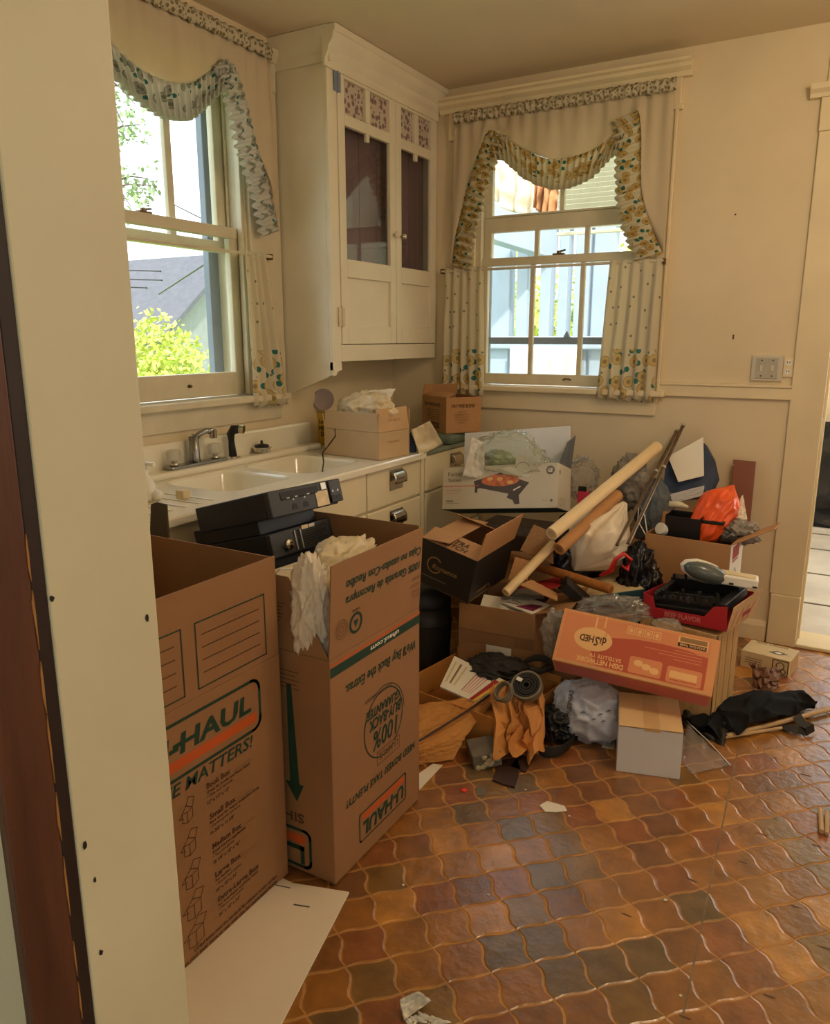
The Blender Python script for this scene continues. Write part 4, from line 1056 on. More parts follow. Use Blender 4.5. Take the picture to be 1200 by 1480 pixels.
f.line(rr(-.0 + .005, .492, Y(1.337), .624, .028), .008, g, True)
f.text('U-HAUL', .02, .548, .046, g, w=Y(1.305) - .02, bold=.03, shear=.12)
f.rect(Y(1.075) - .022, .566, Y(1.075) + .01, .576, g)
f.rect(.012, .512, Y(1.322), .537, M['porange'])
f.ring(Y(1.312), .606, .005, .0015, M['porange'])
f.text('SIZE MATTERS!', .012, .452, .030, g, w=Y(1.305) - .012, bold=.014, shear=.2)
rows = [('Book Box', .420, ('Great for books and heavy items', '• Files and records', '12" x 12" x 12"')), ('Small Box', .338, ('Best used for heavy or packing tools', '• Canned goods and more', '16 3/8" x 12 5/8"')),
        ('Medium Box', .256, ('Small kitchen appliances', '• Toys and games', '18 1/8" x 18" x 16"')), ('Large Box', .176, ('For bedding', '• Stereo and clothes', '18" x 18" x 24"')), ('Extra-Large Box', .104, ('For lampshades and bulky items', '• Pillows and towels', '24" x 18" x 24"'))]
for i, (tt, z, sub) in enumerate(rows):
    f.text(tt, Y(1.142) + i * .003, z, .014, bk, w=.0105 * len(tt) * .95, bold=.035)
    f.text(sub[0], Y(1.142) + i * .003, z - .0125, .0075, bk, w=.0048 * len(sub[0]), bold=.03); f.text(sub[1], Y(1.142) + i * .003, z - .0235, .0068, bk, w=.0045 * len(sub[1]), bold=.02)
    f.text(sub[2], Y(1.142) + i * .003, z - .041, .0085, bk, bold=.03)
    f.text('Plates, dishes, lamps', Y(1.24), z - .011 + .008, .005, fa); f.text('• Tools', Y(1.24), z - .02 + .008, .005, fa)
    s_ = .85 + .12 * i; cx, cz = Y(1.092) - .012, z - .028; hh = .026 * s_; ww = .018 * s_
    L_ = [[(cx, cz - hh), (cx, cz + .004)], [(cx - ww, cz - hh + .006), (cx, cz - hh), (cx + ww, cz - hh + .008), (cx + ww, cz + .01), (cx, cz + .004), (cx - ww, cz + .008), (cx - ww, cz - hh + .006)],
          [(cx - ww, cz + .008), (cx - ww * .2, cz + .022), (cx + ww, cz + .01), (cx + ww * 1.5, cz + .032), (cx + ww * .4, cz + .04), (cx - ww * .2, cz + .022)], [(cx - ww, cz + .008), (cx - ww * 1.6, cz - .002), (cx - ww * .8, cz - .006)]]
    for q in L_: f.line(q, .0018, bk)
f.text('U-Haul boxes meet the standards for common moving carriers', Y(1.07), .028, .010, bk, w=.3, bold=.04)
f.text('See your local store or our web site for corrugated boxes', Y(1.03), .012, .010, bk, w=.34, bold=.04)
f.build()

# moving box 2
B2 = .460
m2 = carton('moving_box', 'open brown moving box with upside down print holding black electronics', 'box', (B2, B2, .648), (-1.08 - B2 / 2, 1.445 + B2 / 2, .0065), (0, 0, 0), M['card_m'],
            flaps=(('+x', .252, 3), ('+y', .255, 0), ('-y', .19, -14, 0, .16), ('-x', .24, 130)))
X2 = 1.445
g, bk = M['pgreen'], M['pbrown']
# upside-down print: u runs towards the camera (-y), v downwards; origin at top far corner (y=1.905,z=.648)
ff = Pr(m2, (B2 / 2, B2 / 2, .0), (0, -1, 0), (0, 0, -1)); V = lambda y: X2 + B2 - y; Zp = lambda z: -(z - .0065)
def T2(s, ya, yb, ztop, zbot, m, bold=.02, shear=.18): ff.text(s, V(ya), Zp(ztop) - 0, ztop - zbot, m, w=ya - yb, bold=bold, shear=shear)
# v downwards: text baseline is the higher edge in the room
def T2(s, ya, yb, zhi, zlo, m, bold=.02, shear=.18, pr=None):
    (pr or ff).text(s, V(ya), Zp(zhi), (zhi - zlo), m, w=ya - yb, bold=bold, shear=shear)
ff.rect(V(1.905), Zp(.632), V(1.447), Zp(.606), g); ff.rect(V(1.905), Zp(.642), V(1.447), Zp(.636), M['porange'])
T2('uhaul.com', 1.782, 1.632, .626, .612, M['pwhite'], .02, .2)
ff.d[M['pwhite'].name][0].v = [(x + .0004, y, z) for x, y, z in ff.d[M['pwhite'].name][0].v]
T2("We'll Buy Back the Extras.", 1.878, 1.512, .560, .532, g, .02, .25)
ff.ring(V(1.698), Zp(.372), .102, .004, g, 0, 360, 36); ff.ring(V(1.698), Zp(.372), .112, .0025, g, 180, 300, 24)
T2('GUARANTEE.', 1.785, 1.606, .438, .412, g, .03); T2('BUY-BACK', 1.792, 1.62, .405, .373, g, .03); T2('100%', 1.772, 1.638, .362, .305, g, .015)
T2('BUILT WITH A BUDDY', 1.74, 1.60, .478, .468, bk, .01, .2)
ff.poly([(V(1.782), Zp(.292)), (V(1.660), Zp(.292)), (V(1.660), Zp(.252)), (V(1.782), Zp(.252))], M['card_m']); ff.frame(V(1.782), Zp(.292), V(1.660), Zp(.252), .0025, bk); T2('U-HAUL', 1.775, 1.667, .284, .262, bk, .02)
T2('NEED BOXES? TAKE PLENTY!', 1.876, 1.504, .224, .202, g, .02)
ff.line(rr(V(1.818), Zp(.146), V(1.566), Zp(.058), .008), .004, g, True); ff.rect(V(1.808), Zp(.14), V(1.58), Zp(.121), M['porange']); T2('U-HAUL', 1.806, 1.582, .112, .070, g, .035, .15)
ff.build()
a3 = math.tan(R(3)); fp = Pr(m2, (B2 / 2 + .0001, B2 / 2, .648), (0, -1, 0), (-a3, 0, -1)); VF = V; ZF = lambda z: -(z - .6545)
def T3(s, ya, yb, zhi, zlo, m, bold=.02): fp.text(s, V(ya), ZF(zhi), (zhi - zlo), m, w=ya - yb, bold=bold, shear=.18)
T3('Cajas no usadas-Con Recibo', 1.895, 1.510, .850, .826, g); T3('100% Garantía de Recompra', 1.893, 1.510, .806, .782, g)
for k, (s_, a, z) in enumerate((('ENVASE', 1.90, .762), ('HECHO', 1.893, .742), ('DE 60% A 70%', 1.90, .722), ('Reciclado y mas', 1.903, .706))): T3(s_, a, a - .05, z, z - .010, M['pfaint'], .01)
fp.ring(V(1.56), ZF(.722), .026, .008, g); fp.poly([(V(1.56) - .012, ZF(.73)), (V(1.56) + .012, ZF(.73)), (V(1.56), ZF(.708))], g); T3('100%', 1.575, 1.54, .762, .755, bk)
fp.ring(V(1.496), ZF(.724), .026, .003, M['pfaint']); fp.ring(V(1.496), ZF(.724), .018, .004, M['pfaint']); fp.ring(V(1.496), ZF(.724), .008, .004, M['pfaint'])
fp.build()
# its front face: long arrow, letters and part of a logo
fr = Pr(m2, (-B2 / 2, -B2 / 2, -.0065), (1, 0, 0), (0, 0, 1)); X = lambda x: x + 1.08 + B2
fr.poly([(X(-1.222), .565), (X(-1.206), .565), (X(-1.190), .275), (X(-1.175), .275), (X(-1.201), .22), (X(-1.238), .275), (X(-1.222), .275)], g)
fr.text('SIHL', X(-1.178), .185, -.028, bk, w=-.1, bold=.02)
fr.line(rr(X(-1.42), .022, X(-1.160), .134, .02), .009, g, True); fr.rect(X(-1.40), .092, X(-1.178), .118, M['porange']); fr.line([(X(-1.40), .078), (X(-1.188), .078), (X(-1.188), .036)], .014, g)
for k in range(5): fr.line([(X(-1.36), .60 - k * .012), (X(-1.18 - .01 * (k % 2)), .60 - k * .012)], .002, bk)
fr.build()
ffl = Pr(m2, (-B2 / 2, -B2 / 2 - .0015, .648), (1, 0, 0), (0, math.sin(R(14)), math.cos(R(14))))
for k in range(6): ffl.line([(.2, .12 - k * .009), (.3 - .006 * (k % 3), .12 - k * .009)], .002, bk)
ffl.build()

q = [P(*p, y=1.475) for p in [(216, 790), (218, 729), (226, 726), (240, 729), (244, 790)]]; c = sum(q, Vector()) / 5
tag(MB().add([p for p in q] + [p + Vector((.002, .004, 0)) for p in q], [(0, 1, 2, 3, 4), (9, 8, 7, 6, 5)] + [(i, (i + 1) % 5, 5 + (i + 1) % 5, 5 + i) for i in range(5)]).build('grey_strip', mat('grey_brown_card', (84, 74, 62), .7)), 'dark grey brown card strip standing behind the left moving box', 'cardboard')

# black electronics in box 2
def rot(e): return Euler([R(a) for a in e]).to_matrix()
de = thing('stereo_deck', 'black tape deck slanting out of the box, upper one with buttons', 'electronics', (-1.533, 1.781, .905), (-15.7, 1.3, 85.6))
w, d, h = .311 / 2, .323 / 2, .078
bx('casing', (-w, -d + .02, 0, w, d, h), M['navyblack'], de, .004); bx('face_plate', (-w, -d, 0, w * .63, -d + .02, h), M['black2'], de, .004); bx('side_module', (w * .65, -d - .004, .006, w, -d + .02, h - .001), M['black2'], de, .004)
bx('display', (-.11, -d - .002, .045, .05, -d + .001, .068), M['slot'], de, .001)
for k in range(9): bx('button', (-.105 + k * .017, -d - .004, .047, -.093 + k * .017, -d, .051), M['silver'] if k in (1, 3, 6) else M['black'], de, .001)
bx('label', (.035, -d - .0025, .004, .09, -d, .05), M['label'], de, .001); bx('label', (.065, -d - .003, .052, .088, -d, .074), M['silver'], de, .001)
for x in (-.06, -.012, .112, .135): MB().prism([(-.012, 0), (.012, 0), (.010, .014), (0, .019), (-.010, .014)], (x, -d - (.005 if x > .1 else .001), .012), (1, 0, 0), (0, 0, 1), (0, .004, 0)).build('jack', M['slot'], de)
for x in (-.06, -.012, .112, .135): MB().prism([(-.004, 0), (.004, 0), (0, .007)], (x, -d - (.005 if x > .1 else .001), .04), (1, 0, 0), (0, 0, 1), (0, .004, 0)).build('mark', M['silver'], de)
d2 = thing('stereo_deck', 'lower black deck with silver vent bars under the button deck', 'electronics', (-1.5475, 1.790, .784), (-15.1, .8, 87.0))
w, d, h = .307 / 2, .319 / 2, .074
bx('casing', (-w, -d + .02, -.03, w, d, h), M['navyblack'], d2, .004); bx('rear_block', (-w, -d + .035, h, w * .62, d, h + .05), M['navyblack'], d2, .004); bx('face_plate', (-w, -d, 0, w, -d + .02, h), M['black2'], d2, .004)
for k in range(8): bx('vent', (-.04, -d - .003, .008 + k * .0075, .09 - .02 * (k % 3 == 0), -d, .0115 + k * .0075), M['slot'], d2, .0005)
for x in (-.055, -.03): bx('vent_bar', (x, -d - .005, .006, x + .004, -d, .066), M['silver'], d2, .001)
bx('label', (-.02, -d - .004, .062, .01, -d, .074), M['label'], d2, .001); bx('label', (.014, -d - .004, .062, .04, -d, .073), M['silver'], d2, .001)
MB().lathe([(.016, 0), (.016, .012), (.008, .016), (.006, .024)], (-.09, -d, .03), 14, Matrix.Rotation(R(90), 3, 'X')).build('knob', M['chrome'], d2); bx('handle', (w - .03, -d - .012, .01, w - .016, -d, .062), M['black2'], d2, .003)
# cream plastic bag hanging over the front edge
bg_ = MB(); c0 = P(462, 826, x=-1.28)
bg_.blob((-1.175, 1.625, .79), (.075, .15, .105), 5, .3, 1.5, 5, M=rot((14, 0, 0)))
tag(bg_.build('plastic_bag', M['bag_cream'], None, smooth=True), 'cream plastic bag bulging out of the box beside the electronics', 'bag')
bg2 = MB().blob((-1.165, 1.495, .745), (.05, .05, .15), 9, .34, 1.6, 5); tag(bg2.build('plastic_bag', M['bag_w'], None, smooth=True), 'white plastic bag spilling through the open slit of the box', 'bag')
tag(MB().tube([P(398, 830, y=1.50), P(405, 822, y=1.5), P(420, 822, y=1.52), P(434, 823, y=1.54), P(440, 836, y=1.55)], .0028, 6).build('cable', M['plastic_w']), 'short white cable looping out at the box corner', 'cable')
# dark filler in box 2 so that things lie on something
tag(MB().blob((-1.31, 1.675, .40), (.2, .2, .30), 3, .12, 1.2, 3, zmin=.02).build('black_bag', M['bag_black'], None, smooth=True), 'black bag inside the box under the electronics', 'bag')
# grey dome bin behind box 2
q = P(648, 900, y=2.86)
bn = thing('plastic_bin', 'dark grey rounded bin standing behind the printed moving box', 'bin', (q.x - .12, 2.86, 0))
zt = .385
MB().lathe([(.10, 0), (.115, .01), (.118, .12), (.122, .2), (.118, zt - .1)], (0, 0, 0), 28).build('body', M['binmat'], bn, smooth=True)
MB().lathe([(.1185, zt - .1), (.119, zt - .085), (.115, zt - .055), (.095, zt - .02), (.05, zt), (0, zt + .004)], (0, 0, 0), 28).build('lid', M['binmat'], bn, smooth=True)
MB().lathe([(.121, .2), (.123, .205), (.123, .212), (.12, .217)], (0, 0, 0), 28).build('band', M['binmat'], bn)

# ------------------------------------------------------------------ on the counter
lb = carton('counter_carton', 'open tan carton with raised flaps on the sink counter', 'box', (.33, .229, .122), (-1.986, 2.998, ZT + .002), (0, 0, -6.5), M['card_pale'], M['card_d'],
            flaps=(('-y', .085, -6), ('+x', .105, -9, 0, 0, M['card_l']), ('+y', .09, 5), ('-x', .07, 10)))
pf = Pr(lb, (.165, -.1145, 0), (0, 1, 0), (0, 0, 1)); pf.text('THIS SIDE', .06, .07, .009, M['pfaint'], .09); pf.build()
pf = Pr(lb, (.165, -.1145, .122), (0, 1, 0), (-.158, 0, .987), lift=.003); pf.text('THIS END UP', .075, .045, .009, M['pfaint'], .09); pf.build()
tag(MB().blob((-1.995, 3.0, 1.105), (.145, .09, .09), 12, .3, 1.6, 5, M=rot((0, -6, -8))).build('plastic_bag', M['bag_cream'], None, smooth=True), 'cream clear plastic bag bulging from the tan counter carton', 'bag')
c = [P(519, 565, y=3.03), P(572, 561, y=3.1), P(562, 580, y=3.06), P(524, 584, y=3.0)]
def sheet(pts, nu=16, nv=16, amp=.01, freq=6, seed=0, bow=0):
    A, B_, C_, D = [Vector(q) for q in pts]; n = (B_ - A).cross(D - A).normalized()
    def fn(u, v):
        p = A * (1 - u) * (1 - v) + B_ * u * (1 - v) + C_ * u * v + D * (1 - u) * v
        return p + n * (amp * noise.noise(Vector((u * freq, v * freq, seed))) + amp * .5 * (1 - 2 * abs(noise.noise(Vector((u * freq * 2, v * freq * 2, seed + 5))))) + bow * math.sin(math.pi * u) * math.sin(math.pi * v))
    return MB().grid(fn, nu, nv)
tag(sheet(c, amp=.006, seed=2).build('paper_sheet', M['paper'], None, smooth=True, solid=.001), 'white crumpled sheet lying on the bag in the counter carton', 'paper')
df = carton('food_carton', 'brown printed food carton in the counter corner under the window', 'box', (.215, .26, .185), (-1.889, 3.677, .962), (0, 0, 58), M['card'], M['card_in'], flaps=(('-x', .06, -70), ('+y', .06, -20)))
pf = Pr(df, (-.1075, -.13, 0), (1, 0, 0), (0, 0, 1)); pf.text('DRY FREE BLEND', .03, .132, .017, M['pbrown'], .145, .02)
for k, (s_, wd_) in enumerate((('NET WT', .05), ('PREMIUM STOCK', .09), ('KEEP DRY AND COOL', .085), ('STORE INDOORS', .08), ('USE BY', .05))): pf.text(s_, .095 - wd_ / 2, .105 - k * .014, .008, M['pfaint'], wd_, .01)
pf.build()
pf = Pr(df, (-.1075, .13, 0), (0, -1, 0), (0, 0, 1)); pf.text('DRY FREE BLEND', .03, .135, .017, M['pbrown'], .17, .02)
for k in range(5): pf.line([(.06, .115 - k * .012), (.19, .115 - k * .012)], .004, M['pfaint'])
pf.rect(.06, .02, .19, .05, M['pbrown'])
for k in range(10): pf.rect(.066 + k * .012, .026, .070 + k * .012 + .003 * (k % 2), .044, M['card'], .0004)
pf.build()
tag(bx('folded_cloth', (-2.02, 3.5, .9055, -1.80, 3.84, .9595), M['greenpatch'], None, .02), 'dusty green folded cloth under the food carton', 'cloth')
yb_ = thing('yellow_box', 'yellow box with black letters behind the counter carton', 'box', (P(455, 645, z=ZT).x, P(455, 645, z=ZT).y + .06, ZT + .001), (0, 0, -6))
bx('body', (-.05, 0, 0, .16, .06, .165), M['yellowcard'], yb_, .002); pf = Pr(yb_, (-.05, 0, 0), (1, 0, 0), (0, 0, 1)); pf.text('Le', .035, .11, .022, M['pblack'], .03, .02); pf.text('HI', .035, .075, .022, M['pblack'], .03, .03); pf.text('D', .048, .045, .022, M['pblack'], .02, .03); pf.build()
q = P(466, 578, y=3.16)
pt_ = thing('paper_plate', 'pale round plate leaning behind the yellow box', 'plate', (q.x, 3.17, q.z), (78, 0, 28)); MB().lathe([(0, -.006), (.034, -.006), (.05, 0), (.056, .006), (.056, .008), (.048, .003), (.033, -.003), (0, -.003)], (0, 0, 0), 26).build('dish', M['platem'], pt_, smooth=True)
tag(MB().box(-.05, -.03, 0, .05, .03, .135, Matrix.Translation((q.x - .0, 3.225, ZT + .001))).build('grey_tin', M['greyblue'], None, bevel=.006), 'grey tin in the shade behind the round plate', 'tin')
ty = P(484, 625, y=2.885)
tag(MB().tube([P(484, 620, y=2.87), P(485, 630, y=2.86), P(474, 645, y=2.84), P(466, 655, y=2.8), P(468, 668, y=2.72), P(466, 681, z=.916)], .003, 6).build('cable', M['cordblack']), 'thin dark cable dangling from the carton into the sink', 'cable')
pa = [P(594, 622, y=3.14), P(622, 608, y=3.22), P(641, 642, x=-1.782), P(608, 659, x=-1.78)]
tag(sheet(pa, amp=.012, freq=4, seed=7, bow=.01).build('plastic_sack', M['bag_cream'], None, smooth=True, solid=.002), 'cream plastic sack hanging over the counter edge', 'bag')
bl_ = thing('spray_can', 'narrow dark blue can between the carton and the cream sack', 'can', (P(597, 655, z=ZT).x - .02, P(597, 655, z=ZT).y + .035, ZT + .001)); MB().lathe([(.016, 0), (.017, .01), (.017, .085), (.012, .095)], (0, 0, 0), 16).build('body', M['denim'], bl_, smooth=True); MB().lathe([(.012, .095), (.012, .11), (.0, .112)], (0, 0, 0), 12).build('cap', M['silver'], bl_)

# ------------------------------------------------------------------ the pile by the back wall
# lower open carton with papers
pos = (-1.205, 2.915, 0)
lo_ = carton('open_carton', 'plain open carton of papers under the black box in the pile', 'box', (.33, .34, .365), pos, (0, 0, 4), M['card_d'], M['card_in'],
             flaps=(('+x', .15, 74, 0, .02), ('+y', .16, 40)))
pf = Pr(lo_, (-.165, -.17, 0), (1, 0, 0), (0, 0, 1)); pf.rect(.125, .165, .235, .205, M['pwhite']); pf.rect(.0, .205, .33, .255, M['pfaint'], -.0003); pf.build()
bx('tape', (-.164, -.1715, .20, .08, -.1702, .245), M['card_in'], lo_, 0)
# papers and flaps in it
random.seed(5)
for k, (x, y, r_, m_, lab, cx) in enumerate([(-1.20, 2.83, 18, 'paper', 'white paper page on top of the open carton', 'paper'), (-1.10, 2.84, -24, 'pwhite', 'pale leaflet with purple print in the open carton', 'leaflet'), (-1.14, 2.93, 8, 'pgrey', 'grey booklet under the leaflet in the open carton', 'booklet'), (-1.10, 3.02, 38, 'pred', 'dark red folder at the back of the open carton', 'folder')]):
    t = thing(cx, lab, cx, (x, y, .352 + .014 * k), (7 - 3 * k, 5 - 6 * k, r_)); bx('cover', (-.09, -.06, 0, .09, .06, .006), M[m_], t, .001)
    if k == 1: pf = Pr(t, (-.09, -.06, .006), (1, 0, 0), (0, 1, 0)); pf.poly([(.08, .01), (.17, .02), (.16, .09), (.11, .07)], mat('print_purple', (128, 40, 80), .6)); pf.line([(.02, .02), (.07, .03)], .006, M['pgrey']); pf.line([(.02, .05), (.07, .05)], .006, M['pgrey']); pf.build()
# black printed box with open flaps
bb_ = carton('black_box', 'black printed box with brown inner flaps open on the pile', 'box', (.348, .267, .198), (-1.415, 2.856, .425), (13.7, -2.9, 87.3), M['blackcard'], M['card'],
             flaps=(('-y', .125, 6, .0, 0, M['card']), ('+y', .13, -79, 0, 0, M['card']), ('-x', .105, -78, .0, .0, M['card']), ('+x', .09, -62, 0, 0, M['card'])))
pf = Pr(bb_, (-.174, .1335, 0), (0, -1, 0), (0, 0, 1)); pf.ring(.085, .105, .034, .006, M['pgold'], 40, 330); pf.text('Romance', .075, .09, .02, M['pgold'], .12, .02, .2); pf.line([(.03, .045), (.15, .045)], .003, M['pgrey']); pf.build()
pf = Pr(bb_, (-.174, -.1335, 0), (1, 0, 0), (0, 0, 1)); pf.line([(.02, .01), (.2, .012), (.17, .04), (.06, .035)], .004, M['pgold']); pf.line([(.06, .035), (.15, .03)], .003, M['pgold']); pf.build()
a = R(-78); pf = Pr(bb_, (-.172 - .105 * math.sin(a) * 0, .10, .198), (0, -1, 0), (.978, 0, .208), lift=.004); pf.text('EXTRA', .05, .045, .028, M['pblack'], .11, .01, .2); pf.text('KITCH', .06, .012, .026, M['pblack'], .11, .01, .2); pf.build()
# skillet box
kb = thing('skillet_box', 'pale appliance box picturing an electric skillet on the pile', 'box', (-1.400, 3.297, .645), (-17.1, -6.9, 1.3))
w, d, h = .579 / 2, .19 / 2, .204
mb = MB(); t_ = .003
mb.box(-w, -d, 0, w, d, t_); mb.box(-w, -d, t_, w, -d + t_, h); mb.box(-w, d - t_, t_, w, d, h); mb.box(-w, -d + t_, t_, -w + t_, d - t_, h); mb.box(w - t_, -d + t_, t_, w, d - t_, h)
mb.build('body', M['greycard'], kb, bevel=.001)
MB().box(-w + .02, d - .002, h, w - .005, d + .001, h + .205, Matrix.Translation((0, d, h)) @ Matrix.Rotation(R(2), 4, 'X') @ Matrix.Translation((0, -d, -h))).build('lid_flap', M['whitecard'], kb, bevel=.001)
MB().prism([(0, 0), (.17, 0), (.10, .11), (.0, .16)], (w - .002, d, h), (0, -1, 0), (.12, 0, .99), (.002, 0, 0)).build('side_flap', M['greyblue'], kb)
MB().prism([(0, 0), (.08, 0), (.075, .05), (.005, .05)], (-w + .13, -d - .001, h - .012), (1, 0, 0), (0, 0, 1), (0, .0015, 0)).build('tab', M['greycard'], kb)
MB().prism([(0, 0), (.06, 0), (.056, .05), (.004, .05)], (w - .205, -d - .001, h - .012), (1, 0, 0), (0, 0, 1), (0, .0015, 0)).build('tab', M['greycard'], kb)
MB().box(-w - .001, -d - .001, -.0012, w + .001, d + .001, .0).build('base_print', M['tealcard'], kb)
MB().prism([(0, 0), (.02, 0), (.012, .022), (.0, .018)], (.13, d - .004, h + .1), (1, 0, 0), (0, 0, 1), (0, .001, 0)).build('slot', M['slot'], kb)
pf = Pr(kb, (-w, -d, 0), (1, 0, 0), (0, 0, 1))
pf.text('Family Size', .028, .160, .020, M['pgrey'], .155, .0); pf.text('Skillet', .028, .132, .018, M['pgrey'], .07, .0)
pf.rect(.006, .108, .19, .113, M['ppink']); pf.text('extra deep electric skillet', .02, .088, .007, M['ppink'], .08); pf.text('with lid and probe', .02, .075, .006, M['ppink'], .07)
pf.text('GE60', .02, .034, .010, M['pgrey'], .04, .02); pf.line([(.02, .028), (.09, .028)], .0015, M['pgrey'])
PAN = [(.165, .132), (.30, .168), (.445, .118), (.425, .095), (.395, .06), (.40, .02), (.375, .018), (.365, .038), (.335, .05), (.345, .068), (.20, .098), (.185, .096), (.185, .076), (.172, .078), (.172, .105)]
pf.poly(PAN, M['pdark']); pf.disc(.300, .132, .095, .028, M['pmeat'], .0003)
for k in range(7): pf.disc(.225 + .025 * k, .132 + .012 * math.sin(k * 2.3), .016, .009, M['dishlight'] if k % 2 else M['pmeat'], .0005, 10)
pf.poly([(.30, .188), (.345, .196), (.455, .16), (.44, .145), (.39, .15)], M['pwhite'], .0004); pf.ring(.41, .178, .035, .003, M['pgrey'], 20, 160); pf.line([(.37, .085), (.40, .10)], .006, M['pwhite'], e=.0005)
pf.ring(.545, .172, .018, .0035, M['pdark']); pf.disc(.545, .172, .0155, .0155, M['pgrey'], .0001); pf.text('GE', .533, .164, .016, M['pwhite'], .024, .03, .2, e=.0006)
pf.disc(.552, .034, .007, .007, M['pgrey']); pf.line([(.51, .034), (.535, .034)], .0015, M['pgrey']); pf.build()
pf = Pr(kb, (w, -d, 0), (0, 1, 0), (0, 0, 1)); pf.ring(.05, .03, .016, .002, M['pgrey']); pf.disc(.03, .165, .008, .012, M['pgrey']); pf.ring(.09, .035, .014, .002, M['pgrey']); pf.build()
# clear produce-like plastic bag in the skillet box
cbag = MB().blob((-1.38, 3.30, .91), (.17, .07, .105), 21, .30, 1.3, 5, M=rot((0, 10, 0)))
tag(cbag.build('plastic_bag', M['clear_green'], None, smooth=True), 'crumpled clear bag with green contents on the skillet box', 'bag')
tag(MB().blob((-1.43, 3.31, .885), (.075, .04, .038), 4, .4, 1.6, 4).build('green_net', mat('green_net', (150, 160, 118), .7, var=.3, scale=20), None, smooth=True), 'green bundle inside the crumpled clear bag', 'bundle')
gl = [P(668, 690, y=3.22), P(682, 632, y=3.24), P(700, 640, y=3.26), P(700, 692, y=3.25)]
tag(sheet(gl, amp=.012, seed=12).build('plastic_glove', M['pwhite'], None, smooth=True, solid=.002), 'ragged white plastic piece left of the clear bag', 'plastic')
# hidden support carton, its dark colour standing in for shade; dark things behind
sc_ = carton('brown_carton', 'carton under the skillet box with shade in its dark colour', 'box', (.52, .36, .53), (-1.33, 3.46, 0), (0, 0, 0), M['darkscrap'], M['darkscrap'], lid=True)
tag(MB().blob((-1.05, 3.32, .48), (.11, .17, .16), 31, .3, 1.6, 4, zmin=.02).build('black_bag', M['bag_black'], None, smooth=True), 'black plastic bag heap between skillet box and rolls', 'bag')
c = [P(752, 795, y=3.02), P(772, 758, y=3.12), P(800, 770, y=3.1), P(800, 815, y=3.0)]
tag(sheet(c, amp=.003, seed=3).build('card_flap', M['card_d'], None, solid=.004), 'loose dull cardboard flap under the cream roll', 'cardboard')
c = [P(735, 838, y=2.86), P(745, 805, y=2.95), P(770, 812, y=2.95), P(762, 838, y=2.86)]
tag(sheet(c, amp=.002, seed=4).build('card_flap', M['card'], None, solid=.004), 'small orange brown cardboard flap beside the thin roll', 'cardboard')
c = [P(752, 845, y=2.80), P(768, 838, y=2.9), P(806, 858, y=2.9), P(806, 868, y=2.78)]
tag(sheet(c, amp=.002, seed=4).build('card_flap', M['card'], None, solid=.004), 'triangular cardboard flap lying over the papers', 'cardboard')
def sack(A, B_, rad, seed=0, fold=.22, nf=3.4, squash=(1, 1), nu=72, nv=44, crease=.10):
    """plastic sack along A->B with folds running lengthwise; rad = radii from A to B"""
    A, B_ = Vector(A), Vector(B_); ax = (B_ - A).normalized(); s_ = ax.cross(Vector((0, 0, 1))).normalized(); t_ = ax.cross(s_)
    pr_ = smooth_curve([(i / (len(rad) - 1), q) for i, q in enumerate(rad)], 8)
    def fn(u, v):
        a = 2 * math.pi * u; r = interp(pr_, v); ca_, sa_ = math.cos(a), math.sin(a)
        k = fold * (1 - 2.6 * abs(noise.noise(Vector((ca_ * nf, sa_ * nf, v * 1.1 + seed))))) * (.5 + .8 * (1 - v))
        ds = noise.voronoi(Vector((ca_ * 1.6, sa_ * 1.6, v * 3.2 + seed * 3)) * 1.3)[0]; k += crease * ((1 - min(ds[1] - ds[0], .5) / .5) ** 2 - .3)
        k += .16 * noise.noise(Vector((ca_ * 1.1, sa_ * 1.1, v * 2 + seed)))
        return A + ax * ((B_ - A).length * v) + (s_ * ca_ * squash[0] + t_ * sa_ * squash[1]) * r * (1 + k)
    return MB().grid(fn, nu, nv)


# rolls, stick and rods
def roll(name, label, cat, a, b_, r, m, hollow=True):
    a, b_ = Vector(a), Vector(b_); ax = (b_ - a); L = ax.length; q = ax.to_track_quat('Z', 'Y')
    t = thing(name, label, cat, a); t.rotation_euler = q.to_euler()
    if hollow: MB().lathe([(r * .62, .004), (r * .62, .0), (r, 0), (r, L), (r * .62, L), (r * .62, L - .05)], (0, 0, 0), 20).build('sheet_roll', m, t, smooth=False); MB().lathe([(0, .006), (r * .5, .006), (r * .55, .002), (r * .62, .002)], (0, 0, 0), 20).build('core', M['card_in'] if m is M['roll_brown'] else M['card_w'], t)
    else: MB().lathe([(r * .8, 0), (r, r * .3), (r, L - r * .3), (r * .8, L)], (0, 0, 0), 16).build('rod', m, t)
    for p in t.children[0].data.polygons: p.use_smooth = len(p.vertices) == 4
    return t
roll('paper_roll', 'thick cream paper roll leaning up to the back wall', 'roll', P(797, 772, y=2.93), P(950, 646, y=3.70), .028, M['roll_cream'])
roll('paper_roll', 'brown paper roll lying just under the thick cream roll', 'roll', P(808, 794, y=2.98), P(893, 715, y=3.40), .027, M['roll_brown'])
roll('paper_roll', 'thin cream roll pointing down over the open carton', 'roll', P(731, 857, y=2.76), P(800, 786, y=3.04), .020, M['roll_cream'])
roll('broom_handle', 'varnished wooden handle lying across the pile under the rolls', 'handle', P(737, 806, y=3.12), P(884, 852, y=2.97), .021, M['stickwood'], False)
